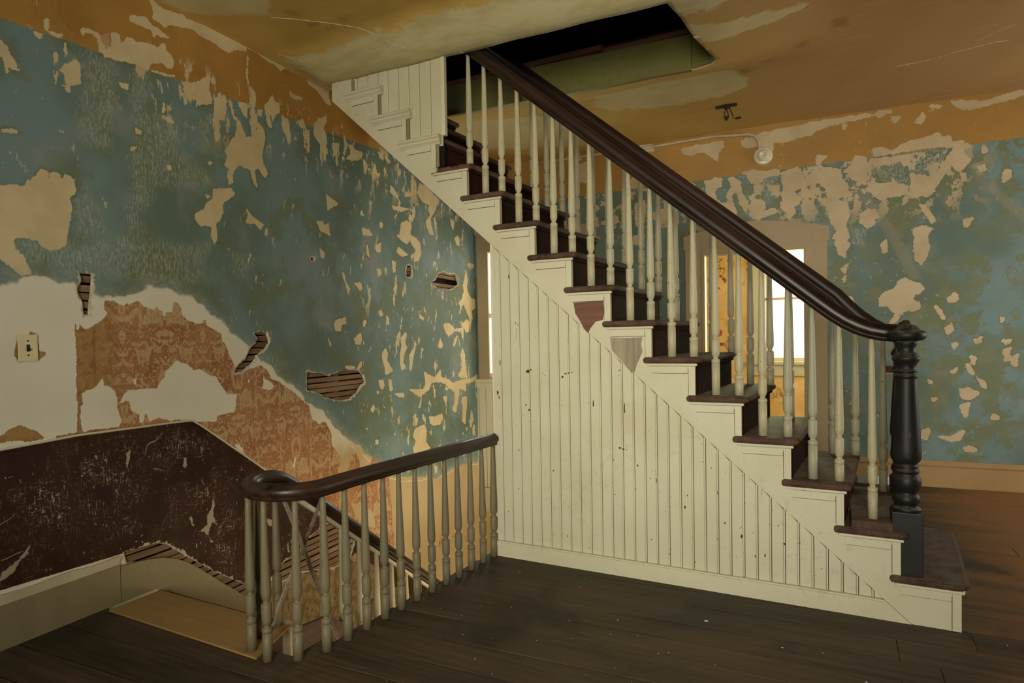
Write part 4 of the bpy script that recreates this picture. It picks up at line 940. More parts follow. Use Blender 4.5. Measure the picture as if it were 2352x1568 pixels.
# ------------------------------------------------------------------ room beyond the doorway
BY = 8.85
room = struct(empty('wall_next_room'))
WXa, WXb, WZa, WZb = -0.815, 0.15, 0.955, 2.62
for (a, b, c_, d) in ((-2.3, WXa, 0, 3.0), (WXb, 1.3, 0, 3.0), (WXa, WXb, 0, WZa), (WXa, WXb, WZb, 3.0)):
    box('wall_section', a, b, BY, BY + 0.14, c_, d, M['room'], room)
box('wall_section', -2.44, -2.3, 6.36, BY + 0.14, 0, 3.0, M['room'], room)
for (a, b, c_, d) in ((6.63, 7.05, 0, 3.0), (8.35, BY + 0.14, 0, 3.0), (7.05, 8.35, 0, 0.85), (7.05, 8.35, 2.4, 3.0)):
    box('wall_section', 1.3, 1.44, a, b, c_, d, M['room'], room)
box('wall_section', -2.44, 1.44, 6.66, BY + 0.14, 3.0, 3.1, M['far_plain'], room)
f2 = struct(empty('floor_next_room'))
for i in range(16):
    y0 = 6.30 + i * 0.16
    box('floor_board', -2.3, 1.3, y0, y0 + 0.157, -0.03, 0.0, M['floor'], f2, 0.002)
w4 = struct(empty('window_4'))
for (n_, a, b, c_, d, p) in (('casing', -0.945, WXa, 0.94, 2.74, 0.03), ('casing', WXb, 0.28, 0.94, 2.74, 0.03), ('casing_head', WXa, WXb, WZb - 0.005, 2.76, 0.03), ('stool', -0.98, 0.31, 0.915, 0.955, 0.07), ('apron', -0.92, 0.25, 0.775, 0.912, 0.03)):
    box(n_, a, b, BY - p, BY, c_, d, M['cream'], w4, 0.005)
for (a, b, c_, d) in ((WXa, WXa + 0.03, WZa, WZb), (WXa + 0.035, WXa + 0.075, WZa, WZb), (WXb - 0.06, WXb, WZa, WZb), (WXa, WXb, 1.74, 1.775), (WXa, WXb, WZa, WZa + 0.05)):
    box('sash_bar', a, b, BY + 0.03, BY + 0.07, c_, d, M['cream'], w4, 0.004)
box('pane', WXa + 0.075, WXb - 0.06, BY + 0.045, BY + 0.05, WZa + 0.05, 1.74, M['glass'], w4)
box('pane', WXa + 0.075, WXb - 0.06, BY + 0.045, BY + 0.05, 1.775, WZb, M['glass'], w4)
bn = struct(empty('baseboard_next_room'))
box('board', -2.3, 1.3, BY - 0.025, BY, 0.0, 0.22, M['tan'], bn, 0.004)
box('cap_mould', -2.3, 1.3, BY - 0.035, BY, 0.22, 0.25, M['tan'], bn, 0.006)

# ------------------------------------------------------------------ lower storey seen down the stairwell
low = struct(empty('wall_below'))
box('wall_section', -3.6, 1.4, 1.5, 1.62, -3.4, -0.33, M['room'], low)
for (a, b, c_, d) in ((1.5, 3.7, -3.4, -0.3), (5.5, 6.9, -3.4, -0.3), (3.7, 5.5, -3.4, -2.4), (3.7, 5.5, -0.55, -0.3)):
    box('wall_section', 1.3, 1.4, a, b, c_, d, M['room'], low)
struct(box('floor_below', -3.6, 1.4, 1.5, 6.9, -3.46, -3.4, M['tread']))
# ------------------------------------------------------------------ the upper staircase
stair = empty('staircase', (0.29, YS, 0))
tag(stair, 'cream upper staircase with dark treads and black newels climbing to the ceiling opening', 'staircase')
SROOT = Matrix.Translation(stair.location).inverted()
def under(o, par, inv):
    o.parent = par; o.matrix_parent_inverse = inv
    return o
def S(o): return under(o, stair, SROOT)
DEPTH = Y_IN + 0.03
def sx(x, y): return x + SKEW * (y - YS)

def tread_outline(k):
    l, r = tread_l(k), tread_l(k) + 0.306
    y0 = YS - 0.034
    y1 = Y_IN + 0.034
    if k >= 13: y0 = YS + 0.024
    return l, r, y0, y1

def make_tread(k, mat):
    l, r, y0, y1 = tread_outline(k)
    zt = tread_z(k); th = 0.033
    rb = riser_x(k + 1) - 0.01
    # rounded nosing along the front, returned round both ends
    prof = []
    for i in range(7):
        a = math.pi / 2 - math.pi * i / 6
        prof.append((0.0165 * math.cos(a), -0.0165 + 0.0165 * math.sin(a)))
    cr = 0.012 if k > 1 else 0.05
    out = [(l + 0.0165, y0 + 0.0165, 180), ]
    pts = []
    # plan outline (inset by nosing radius), with outward normals
    q = 0.0165
    yst = y0 + 0.046
    pts.append(((l + q, yst), (-1, 0)))
    pts.append(((l + q, y0 + q), (-0.707, -0.707)))
    pts.append(((r - q - cr, y0 + q), (0, -1)))
    for i in range(1, 5):
        a = -math.pi / 2 + math.pi / 2 * i / 5
        pts.append(((r - q - cr + cr * math.cos(a), y0 + q + cr + cr * math.sin(a)), (math.cos(a), math.sin(a))))
    pts.append(((r - q, y0 + q + cr), (1, 0)))
    cb = 0.012 if k > 1 else 0.09
    pts.append(((r - q, y1 - q - cb), (1, 0)))
    for i in range(1, 5):
        a = math.pi / 2 * i / 5
        pts.append(((r - q - cb + cb * math.cos(a), y1 - q - cb + cb * math.sin(a)), (math.cos(a), math.sin(a))))
    pts.append(((r - q - cb, y1 - q), (0, 1)))
    pts.append(((l + q, y1 - q), (-0.707, 0.707)))
    pts.append(((l + q, Y_IN - 0.012), (-1, 0)))
    bm = bmesh.new()
    rings = []
    for (px, py), (nx, ny) in pts:
        rings.append([bm.verts.new((sx(px + nx * a, py), py + ny * a, zt + b)) for a, b in prof])
    for j in range(len(rings) - 1):
        for i in range(6):
            bm.faces.new((rings[j][i], rings[j][i + 1], rings[j + 1][i + 1], rings[j + 1][i]))
    back = [bm.verts.new((sx(rb, yst), yst, zt)), bm.verts.new((sx(rb, Y_IN - 0.012), Y_IN - 0.012, zt))]
    top = [rg[0] for rg in rings]
    bm.faces.new(top[::1] + [back[1], back[0]])
    back2 = [bm.verts.new((sx(rb, yst), yst, zt - th)), bm.verts.new((sx(rb, Y_IN - 0.012), Y_IN - 0.012, zt - th))]
    bot = [rg[6] for rg in rings]
    bm.faces.new(bot[::-1] + [back2[0], back2[1]])
    bm.faces.new((back[0], back[1], back2[1], back2[0]))
    bm.faces.new([rings[0][i] for i in range(7)] + [back2[0], back[0]])
    bm.faces.new([rings[-1][i] for i in range(6, -1, -1)] + [back[1], back2[1]])
    bm.normal_update()
    bmesh.ops.triangulate(bm, faces=[f for f in bm.faces if len(f.verts) > 4])
    return S(from_bm('tread', bm, mat))

for k in range(1, 17):
    if k == 12:
        # the return nosing of this tread has been torn off: ragged bare end
        l, r, y0, y1 = tread_outline(k)
        bm = bmesh.new()
        add_box(bm, riser_x(13) - 0.01, r - 0.012, YS + 0.004, y1 - 0.02, tread_z(k) - 0.033, tread_z(k), 0.004, SKEW)
        t12 = S(from_bm('tread', bm, M['tread']))
        t12['label'] = 'tread with its side nosing torn off'
        rg = random.Random(5)
        bm = bmesh.new()
        n = 11
        upv, lo = [], []
        for i in range(n + 1):
            x = l + 0.01 + (r - l - 0.02) * i / n
            yy = YS - 0.004 - rg.uniform(0, 0.012)
            upv.append((x, yy, tread_z(k) - rg.uniform(0.0, 0.022) - (0.012 if i < 3 else 0)))
            lo.append((x, yy, tread_z(k) - 0.036 - rg.uniform(0, 0.004)))
        vf = [bm.verts.new(p) for p in upv]; vl = [bm.verts.new(p) for p in lo]
        vb = [bm.verts.new((p[0], YS + 0.01, p[2])) for p in upv]; vlb = [bm.verts.new((p[0], YS + 0.01, p[2])) for p in lo]
        for i in range(n):
            bm.faces.new((vl[i], vl[i + 1], vf[i + 1], vf[i])); bm.faces.new((vf[i], vf[i + 1], vb[i + 1], vb[i])); bm.faces.new((vl[i + 1], vl[i], vlb[i], vlb[i + 1]))
        sp_ = S(from_bm('splintered_end', bm, M['oldred'])); sp_['label'] = 'splintered reddish tread end'
    else:
        make_tread(k, M['tread'])
    if k >= 1:
        zb = tread_z(k - 1) if k > 1 else 0.0
        o = S(box('riser', riser_x(k) - 0.02, riser_x(k), YS + 0.014, Y_IN - 0.014, zb, tread_z(k) - 0.03, M['riser'] if k > 1 else M['cream'], None, 0, SKEW))
        S(box('scotia', riser_x(k), riser_x(k) + 0.016, YS + 0.002, Y_IN - 0.002, tread_z(k) - 0.052, tread_z(k) - 0.033, M['riser'] if k > 1 else M['cream'], None, 0.006, SKEW))

# cream caps over the tread ends that meet the upper boarding
for k in (13, 14, 15):
    l, r = tread_l(k), tread_l(k) + 0.306
    bm = bmesh.new()
    prof = [(0.0, 0.0), (-0.034, 0.0), (-0.042, -0.008), (-0.042, -0.018), (-0.030, -0.026), (-0.030, -0.038), (-0.018, -0.050), (-0.012, -0.058), (0.0, -0.058)]
    A = [bm.verts.new((l - 0.004, YS + a, tread_z(k) + 0.006 + b)) for a, b in prof]
    B = [bm.verts.new((r + 0.004, YS + a, tread_z(k) + 0.006 + b)) for a, b in prof]
    bm.faces.new(A); bm.faces.new(B[::-1])
    for i in range(len(prof)):
        j = (i + 1) % len(prof)
        bm.faces.new((A[i], B[i], B[j], A[j]))
    S(from_bm('painted_nosing', bm, M['cream']))
    S(box('riser_end_strip', riser_x(k) + 0.001, riser_x(k) + 0.021, YS - 0.007, YS + 0.003, tread_z(k - 1) + 0.007, tread_z(k) - 0.053, M['skirt'], None, 0.003))
S(box('riser_end_strip', riser_x(16) + 0.001, riser_x(16) + 0.02, YS - 0.007, YS + 0.003, tread_z(15) + 0.007, 3.10, M['skirt'], None, 0.003))

# outer string: saw-tooth board with its lower edge parallel to the pitch
def xz(u, v, w): return (u, w, v)
def string_outline(x_end, z_top, k_top):
    pts = [(0.304, 0.0), (riser_x(1), 0.0)]
    for k in range(1, k_top + 1):
        pts.append((riser_x(k), tread_z(k) - 0.032))
        pts.append((riser_x(k + 1), tread_z(k) - 0.032))
    pts = [p for p in pts if p[0] > x_end + 0.001]
    pts.append((x_end, min(z_top, pts[-1][1])))
    pts.append((x_end, string_z(x_end)))
    return pts
so = string_outline(-3.061, 3.12, 15)
so[-2] = (-3.061, 3.115); so.insert(-2, (so[-3][0], 3.115)) if so[-3][1] < 3.1 else None
strg = S(prism('outer_string', so, xz, YS - 0.008, YS + 0.016, M['cream']))
strg['label'] = 'cream saw-tooth string board, scuffed and flaking'
bmx = so
inn = [(sx(u, Y_IN), v) for u, v in string_outline(-3.3, 3.3, 16)]
S(prism('inner_string', inn, xz, Y_IN - 0.016, Y_IN + 0.006, M['riser']))
# raised trim under each tread end: cove, fascia strip and corner strip
for k in range(1, 16):
    zt = tread_z(k) - 0.033
    xl, xr = tread_l(k) + 0.045, riser_x(k)
    if k <= 12:
        S(box('tread_cove', tread_l(k) + 0.022, xr + 0.012, YS - 0.022, YS - 0.004, zt - 0.014, zt, M['cream'], None, 0.006))
    zb = tread_z(k - 1) if k > 1 else 0.0
    S(box('tread_fascia', xl, xr - 0.036, YS - 0.014, YS - 0.004, zt - 0.052, zt - 0.016, M['cream'], None, 0.0015))
    S(box('corner_strip', xr - 0.033, xr, YS - 0.014, YS - 0.004, zb + 0.001, zt - 0.016, M['cream'], None, 0.0015))
    S(box('open_joint', xl + 0.004, xr - 0.034, YS - 0.0092, YS - 0.0075, zt - 0.0545, zt - 0.0522, M['grime']))  # dark slivers stand in for the shade line beside the trim strips
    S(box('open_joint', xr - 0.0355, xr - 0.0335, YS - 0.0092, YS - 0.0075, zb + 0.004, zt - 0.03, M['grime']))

S(box('repair_board', tread_l(2) + 0.075, 0.232, YS - 0.018, YS + 0.30, tread_z(2), tread_z(2) + 0.034, M['tread'], None, 0.005))['label'] = 'extra board laid on the second tread'
# bare patches where the cream paint has gone
def patch(name, pts, mat, label):
    o = S(prism(name, pts, xz, YS - 0.0092, YS - 0.007, mat)); o['label'] = label
def nos(k, dx, dz): return (tread_l(k) + dx, tread_z(k) - dz)
patch('bare_patch', [nos(8, 0.055, 0.09), nos(8, 0.232, 0.085), nos(8, 0.236, 0.15), nos(8, 0.228, 0.192), nos(8, 0.185, 0.20), nos(8, 0.155, 0.235), nos(8, 0.14, 0.262), nos(8, 0.115, 0.235), nos(8, 0.09, 0.19), nos(8, 0.065, 0.15)], M['oldred'], 'dark red bare wood where the cream paint is gone')
patch('bare_patch', [nos(7, 0.04, 0.090), nos(7, 0.13, 0.095), nos(7, 0.222, 0.092), nos(7, 0.215, 0.13), nos(7, 0.222, 0.17), nos(7, 0.19, 0.24), nos(7, 0.175, 0.285), nos(7, 0.15, 0.27), nos(7, 0.10, 0.215), nos(7, 0.05, 0.16)], M['scraped'], 'grey brown scraped patch on the string')

# soffit boards under the flight
bm = bmesh.new()
pa = [(0.28, 0.02), (-3.061, string_z(-3.061) + 0.0)]
v = [bm.verts.new((x, y, z + 0.03)) for (x, z) in pa for y in (YS + 0.02, Y_IN - 0.02)]
bm.faces.new((v[0], v[1], v[3], v[2]))
S(from_bm('soffit', bm, M['cream_plain']))

# boarding between the top steps and the ceiling
edges = [-3.061, -2.985, -2.915, -2.844, -2.757, -2.668, -2.587, -2.502, -2.419, -2.337, -2.252]
for i, x0 in enumerate(edges):
    x1 = edges[i + 1] if i + 1 < len(edges) else -2.168
    zb = max(string_z(x0) + 0.02, 2.55 if x1 > -2.4 else 2.6)
    zt = float(ceil_z(np.array((x0 + x1) / 2), np.array(YS))) + 0.012
    S(box('beadboard_plank', x0 + 0.002, x1 - 0.002, YS + 0.004, YS + 0.02, zb, zt, M['cream'], None, 0.0035))
S(box('edge_trim', -2.170, -2.145, YS - 0.004, YS + 0.028, tread_z(13), 3.12, M['cream_plain'], None, 0.004))
S(prism('boarding_back', [(-2.17, string_z(-2.17) + 0.02), (-2.17, 3.13), (-3.055, 3.13), (-3.055, string_z(-3.055) + 0.02)], xz, YS + 0.021, YS + 0.03, M['dark']))

# ---- balusters
def baluster_profile(h, b, r=0.0212):
    p = [(r, 0.0), (r, b - 0.026), (r * 0.90, b - 0.0255), (r * 0.90, b - 0.0225), (r, b - 0.022), (r * 1.04, b - 0.014), (r * 1.03, b - 0.006), (r * 0.94, b - 0.001), (r * 0.64, b), (r * 0.58, b + 0.006),
         (r * 0.62, b + 0.011), (r * 0.84, b + 0.018), (r * 0.97, b + 0.028), (r, b + 0.040), (r, b + 0.098), (r * 0.95, b + 0.1005), (r * 0.64, b + 0.1015), (r * 0.57, b + 0.109), (r * 0.62, b + 0.116),
         (r * 0.88, b + 0.126), (r * 0.99, b + 0.140), (r, b + 0.152), (r * 0.985, b + 0.18)]
    t0 = b + 0.18
    for i in range(1, 6):
        s = i / 5
        p.append((r * (0.99 - 0.47 * s ** 0.85), t0 + (h - t0) * s))
    return p
def rail_under(x): return 1.914 - 0.862 * (x + 0.637)
def rail_mid(x):
    """centre line of the sloping handrail, easing to level over the newel"""
    if x < -0.02: return rail_under(x) + 0.050
    pts = [(-0.02, 1.432), (0.03, 1.393), (0.08, 1.361), (0.13, 1.338), (0.18, 1.323), (0.23, 1.316), (0.29, 1.314)]
    for (a, za), (b, zb) in zip(pts, pts[1:]):
        if x <= b: return za + (zb - za) * (x - a) / (b - a)
    return 1.314
def in_up(x): return 0.085 * max(0.0, min(1.0, (0.20 - x) / 0.25))
cache = {}
def baluster(x, y, z0, h, b, mat=None, r=0.0212, tilt=0.0):
    key = (round(h, 3), round(b, 3), r, mat)
    if key not in cache:
        cache[key] = lathe_mesh('baluster', baluster_profile(h, b, r), 16)
        cache[key].materials.append(mat or M['turned'])
    o = link(bpy.data.objects.new('baluster', cache[key]))
    o.location = (x, y, z0)
    o.rotation_euler = (random.uniform(-0.004, 0.004) + tilt, random.uniform(-0.004, 0.004), random.uniform(0, 6.28))
    return o
for row, yb in ((0, 3.458), (1, 4.215)):
    for k in range(2, 13 if row == 0 else 13):
        ds = (0.138, 0.252)
        if k == 12: ds = (0.2545,) if row == 0 else (0.138, 0.252)
        if k == 2: ds = (0.165,)
        for j, d in enumerate(ds):
            x = tread_l(k) + d
            xs_ = sx(x, yb) + 0.03 if row else x
            z0 = tread_z(k) - 0.001
            top = rail_mid(x) - 0.032 + (in_up(x) if row else 0)
            h = round(top - z0, 3)
            bb = 0.188 if (d < 0.2 and k != 2) else 0.105
            if k == 2: bb = 0.15; z0 += 0.033 if row == 0 else 0; h = round(top - z0, 3)
            # shared meshes: same pair on every step
            if 3 <= k <= 12: h = round((rail_under(tread_l(6) + d) + 0.02) - tread_z(6) + (0.085 if row else 0), 3)
            if k == 3: h = round(rail_mid(x) - 0.03 - z0 + (in_up(x) if row else 0), 3)
            S(baluster(xs_, yb, z0, h, bb))

# ---- handrails
RAILP = [(-0.025, -0.042), (0.025, -0.042), (0.026, -0.026), (0.027, -0.020), (0.034, -0.016), (0.037, -0.004), (0.036, 0.010), (0.030, 0.022), (0.022, 0.027), (0.021, 0.031), (0.012, 0.039), (0.0, 0.041), (-0.012, 0.039), (-0.021, 0.031), (-0.022, 0.027), (-0.030, 0.022), (-0.036, 0.010), (-0.037, -0.004), (-0.034, -0.016), (-0.027, -0.020), (-0.026, -0.026)]
for row, yb in ((0, 3.462), (1, 4.215)):
    path = []
    for i in range(44):
        xa = -1.985 if row == 0 else -2.35
        x = xa + (0.255 - xa) * (i / 43)
        path.append((x + 0.056 if row else x, yb, rail_mid(x) + 0.006 + (in_up(x) if row else 0)))
    S(sweep('handrail', path, [(a * 0.93, b * 0.98) for a, b in RAILP], M['rail']))
    jx = -0.02
# ---- newels
NP = [(0.050, 0.500), (0.060, 0.505), (0.059, 0.516), (0.050, 0.522), (0.047, 0.530), (0.049, 0.536), (0.054, 0.545), (0.056, 0.556), (0.054, 0.570), (0.048, 0.580), (0.046, 0.590),
      (0.050, 0.600), (0.056, 0.612), (0.060, 0.630), (0.060, 0.645), (0.056, 0.660), (0.049, 0.672), (0.048, 0.680), (0.053, 0.684), (0.053, 0.691), (0.048, 0.695), (0.048, 0.706), (0.050, 0.712), (0.045, 0.716), (0.045, 0.724),
      (0.052, 0.730), (0.058, 0.742), (0.061, 0.760), (0.0605, 0.785), (0.043, 1.108), (0.043, 1.114), (0.046, 1.118), (0.047, 1.124), (0.046, 1.130), (0.042, 1.133), (0.041, 1.140), (0.045, 1.143), (0.046, 1.149), (0.041, 1.153),
      (0.040, 1.162), (0.043, 1.178), (0.050, 1.190), (0.056, 1.200), (0.056, 1.210), (0.050, 1.214), (0.051, 1.220), (0.044, 1.226), (0.039, 1.240), (0.039, 1.252), (0.042, 1.262), (0.046, 1.272), (0.047, 1.285)]
CAPP = [(0.040, 1.283), (0.066, 1.287), (0.077, 1.296), (0.081, 1.309), (0.079, 1.322), (0.070, 1.331), (0.054, 1.334), (0.054, 1.340), (0.050, 1.344), (0.042, 1.346), (0.042, 1.352), (0.037, 1.356), (0.025, 1.359), (0.019, 1.362), (0.018, 1.372), (0.014, 1.378), (0.006, 1.380)]
nm = lathe_mesh('turned_shaft', NP, 32, True); nm.materials.append(M['newel'])
cm_ = lathe_mesh('cap', CAPP, 32, True); cm_.materials.append(M['newel'])
for row, (nx, ny) in enumerate(((0.289, 3.462), (0.335, 4.215))):
    zb = tread_z(1)
    o = S(box('newel_post', nx - 0.061, nx + 0.061, ny - 0.061, ny + 0.061, zb - 0.002, 0.502, M['newel'], None, 0.004))
    o['label'] = 'black newel post with a turned shaft'
    for nm_, me_ in (('turned_shaft', nm), ('cap', cm_)):
        q = link(bpy.data.objects.new(nm_, me_))
        q.location = (nx, ny, 0)
        under(q, o, SROOT if False else Matrix.Identity(4))
        q.matrix_parent_inverse = (Matrix.Translation(stair.location) @ SROOT).inverted()

# ------------------------------------------------------------------ beadboard wall under the flight, with its skirting
wu = struct(empty('wall_understair'))
x = -1.843; pw = 0.0625
while x < 0.205:
    x1 = x + pw
    def top(xx): return min(string_z(xx) - 0.004, 3.0)
    bm = bmesh.new()
    yf, yb = YS + 0.006, YS + 0.02
    add_prism(bm, [(x + 0.0015, 0.06), (x1 - 0.0085, 0.06), (x1 - 0.0085, max(0.07, top(x1))), (x + 0.0015, max(0.07, top(x)))], xz, yf, yb)
    es = [e for e in bm.edges if all(abs(v.co.y - yf) < 1e-6 for v in e.verts) and abs(e.verts[0].co.x - e.verts[1].co.x) < 1e-5]
    bmesh.ops.bevel(bm, geom=es, offset=0.0025, segments=1, affect='EDGES')
    add_prism(bm, [(x1 - 0.0075, 0.06), (x1 - 0.0012, 0.06), (x1 - 0.0012, max(0.07, top(x1))), (x1 - 0.0075, max(0.07, top(x1)))], xz, yf + 0.0015, yb)
    from_bm('beadboard_plank', bm, M['cream'], wu)
    x = x1
box('backing', -1.80, 0.1, YS + 0.021, YS + 0.03, 0.0, 0.2, M['dark'], wu)
bm = bmesh.new()
add_prism(bm, [(-1.832, 0.0), (0.12, 0.0), (0.12, string_z(0.12)), (-1.832, string_z(-1.832))], xz, YS + 0.0205, YS + 0.03)
from_bm('backing', bm, M['dark'], wu)
bm = bmesh.new()
add_prism(bm, [(sx(-1.84, Y_IN), 0.0), (sx(0.2, Y_IN), 0.0), (sx(0.2, Y_IN), string_z(0.2) + 0.03), (sx(-1.84, Y_IN), string_z(-1.84) + 0.03)], xz, Y_IN - 0.012, Y_IN - 0.002)
from_bm('backing', bm, M['cream_plain'], wu)  # unseen inner panel, added to stop light passing under the flight
box('end_board', -1.845, -1.833, YS + 0.004, Y_IN - 0.012, -0.03, string_z(-1.84), M['cream_plain'], wu, 0.002)
# places where the cream paint has flaked off the boards
bm = bmesh.new()
rg = random.Random(21)
spots = [(-1.605, 1.13, 0.016, 0.7), (-1.585, 1.14, 0.006, 1), (-1.365, 1.118, 0.009, 0.5), (-1.345, 1.123, 0.008, 0.5), (-1.325, 1.127, 0.007, 0.5), (-1.385, 1.10, 0.006, 1.6), (-1.05, 0.71, 0.010, 0.6), (-1.03, 0.705, 0.007, 0.8), (-1.62, 0.93, 0.006, 1), (-1.60, 0.90, 0.006, 1.3),
         (-1.81, 1.0, 0.007, 2.4), (-1.80, 0.97, 0.005, 2), (-1.79, 1.18, 0.004, 5), (-1.72, 1.7, 0.004, 4), (-0.70, 0.42, 0.006, 1.5), (-0.42, 0.30, 0.006, 1.8), (-0.50, 0.36, 0.005, 1.2), (-0.22, 0.29, 0.006, 1.3), (-1.2, 0.95, 0.004, 6), (-1.02, 0.93, 0.0035, 9), (-0.85, 0.55, 0.003, 8), (-0.95, 0.62, 0.004, 2), (-0.31, 0.22, 0.004, 3), (-1.45, 0.55, 0.004, 1.5), (-1.68, 0.42, 0.005, 0.6)]
for i in range(70):
    x = rg.uniform(-1.8, 0.05)
    spots.append((x, rg.uniform(0.12, max(0.13, string_z(x) - 0.05)), rg.uniform(0.0012, 0.0032), rg.uniform(0.7, 2.5)))
for (x, z, r, st) in spots:
    nv = 9
    vs = [bm.verts.new((x + r * rg.uniform(0.5, 1.25) * math.cos(6.283 * j / nv), YS + 0.0052, z + st * r * rg.uniform(0.5, 1.25) * math.sin(6.283 * j / nv))) for j in range(nv)]
    ct = bm.verts.new((x, YS + 0.0048, z))
    for j in range(nv): bm.faces.new((vs[j], vs[(j + 1) % nv], ct))
fsp = from_bm('flaked_spots', bm, M['grime_dark'], wu)
fsp['kind'] = 'stuff'
bs = struct(empty('baseboard_stair'))
bx = [(-1.838, 0.0), (0.302, 0.0), (0.302 - 0.062 / 0.889, 0.062), (-1.838, 0.062)]
prism('board', bx, xz, YS - 0.014, YS + 0.004, M['cream'], bs)
bx = [(-1.838, 0.062), (0.302 - 0.062 / 0.889, 0.062), (0.302 - 0.094 / 0.889, 0.094), (-1.838, 0.094)]
bm = bmesh.new(); add_prism(bm, bx, xz, YS - 0.022, YS + 0.004)
bmesh.ops.bevel(bm, geom=[e for e in bm.edges if all(v.co.y < YS - 0.02 for v in e.verts)], offset=0.007, segments=2, affect='EDGES')
from_bm('cap_mould', bm, M['cream'], bs)

# ------------------------------------------------------------------ railing round the stairwell
rw = empty('stairwell_railing', (-1.93, 2.02, 0))
tag(rw, 'low railing round the stairwell: dark handrail with a looped end, on cream turned balusters', 'railing')
RROOT = Matrix.Translation(rw.location).inverted()
def RW(o): return under(o, rw, RROOT)
def rail_xy(y): return -1.84 - 0.0655 * (YS - y)
path = [(rail_xy(3.395), 3.395, 0.716), (rail_xy(3.0), 3.0, 0.716), (rail_xy(2.6), 2.6, 0.716), (rail_xy(2.3), 2.3, 0.716), (rail_xy(2.14), 2.14, 0.714)]
cx_, cy_ = -2.115, 2.03
for i in range(0, 17):
    a = math.radians(-4 - 176 * i / 16)
    path.append((cx_ + 0.186 * math.cos(a), cy_ + 0.180 * math.sin(a), 0.712))
for y, z in ((2.08, 0.707), (2.13, 0.690), (2.19, 0.654), (2.26, 0.601), (2.4, 0.4955), (2.8, 0.1935), (3.2, -0.1085), (3.8, -0.5615), (4.7, -1.241)):
    path.append((-2.30, y, z))
p2 = []
for i, p in enumerate(path): p2.append(p)
RP2 = [(a * 1.0, b * 0.84) for a, b in RAILP]
hr = RW(sweep('handrail', p2, RP2, M['rail_level']))
sp_path = [(p[0], p[1], p[2] - 0.046) for p in path[-6:]]
RW(sweep('rail_fillet', sp_path, [(-0.022, -0.012), (0.022, -0.012), (0.022, 0.012), (-0.022, 0.012)], M['cream_plain']))
for (x, y) in [(-1.839, 3.373), (-1.846, 3.254), (-1.851, 3.121), (-1.857, 2.996), (-1.867, 2.878), (-1.877, 2.756), (-1.888, 2.635), (-1.896, 2.512), (-1.905, 2.393), (-1.913, 2.268), (-1.921, 2.146), (-1.934, 2.025), (-1.990, 1.914), (-2.098, 1.850), (-2.217, 1.869), (-2.281, 1.969)]:
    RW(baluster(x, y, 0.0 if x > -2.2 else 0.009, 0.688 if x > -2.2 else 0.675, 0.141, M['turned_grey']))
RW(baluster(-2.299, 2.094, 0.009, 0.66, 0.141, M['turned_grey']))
# balusters of the descending rail
STEP_Y0, LRUN, LRISE = 2.155, 0.28, 0.21
def low_z(n): return -LRISE * n
y = 2.395
while y < 4.6:
    stepn = int((y - STEP_Y0) / LRUN) + 1
    top = 0.384 - 0.755 * (y - 2.535) - 0.01
    z0 = low_z(stepn)
    far_side = (y - STEP_Y0) - LRUN * (stepn - 1) > LRUN / 2
    RW(baluster(-2.30, y, z0, 0.70 if far_side else 0.80, 0.11 if far_side else 0.19))
    y += LRUN / 2

# thin sticks tied crosswise between the balusters
def stick(p, q, label):
    bm = bmesh.new()
    add_sweep(bm, [Vector(p) - Vector(p), (Vector(q) - Vector(p)) * 0.35 + Vector((0.004, 0.0, 0.003)), (Vector(q) - Vector(p)) * 0.7 - Vector((0.003, 0, 0)), Vector(q) - Vector(p)], [(-0.008, -0.004), (0.008, -0.004), (0.008, 0.004), (-0.008, 0.004)], Vector((1, 0, 0)))
    o = from_bm('wooden_stick', bm, M['stick'])
    o.location = p
    tag(o, label, 'stick', 'sticks crossed behind the railing')
stick((-2.085, 2.185, 0.625), (-2.095, 1.868, 0.13), 'thin weathered stick leaning from the handrail down to the left behind the railing balusters')
stick((-2.075, 1.935, 0.665), (-2.065, 2.25, -0.10), 'thin weathered stick slanting down to the right behind the railing, crossing the other stick')

# ------------------------------------------------------------------ lower flight in the stairwell
ls = empty('lower_staircase', (-2.7, STEP_Y0, -0.2))
tag(ls, 'lower stairs descending beside the scratched brown wall, mostly hidden below the floor edge', 'staircase')
LROOT = Matrix.Translation(ls.location).inverted()
for n in range(1, 10):
    ya = STEP_Y0 + LRUN * (n - 1)
    under(box('tread', wall_x(ya) + 0.026, -2.255, ya - 0.025, ya + LRUN, low_z(n) - 0.03, low_z(n), M['tread'], None, 0.006), ls, LROOT)
    under(box('riser', wall_x(ya) + 0.026, -2.27, ya - 0.02, ya, low_z(n) - 0.0, low_z(n - 1) - 0.03 if n > 1 else -0.012, M['tread'], None, 0), ls, LROOT)
under(box('landing', wall_x(4.6) + 0.026, -2.16, STEP_Y0 + LRUN * 9, 6.08, -1.95, -1.89, M['tread'], None, 0.004), ls, LROOT)
def yz(u, v, w): return (w, u, v)
under(prism('string', [(STEP_Y0 + 0.02, -0.03), (STEP_Y0 + 0.02, -0.26), (STEP_Y0 + 2.5, -2.15), (STEP_Y0 + 2.5, -1.78), (STEP_Y0 + 0.22, -0.05)], yz, -2.27, -2.25, M['tread']), ls, LROOT)
# first step end: small pale nosing block standing on a cream post
under(box('nosing_block', -2.335, -2.235, 2.115, 2.165, -0.022, 0.001, M['pink'], None, 0.004), ls, LROOT)
under(box('newel_stub', -2.305, -2.255, 2.12, 2.155, -0.30, -0.022, M['skirt'], None, 0.003), ls, LROOT)

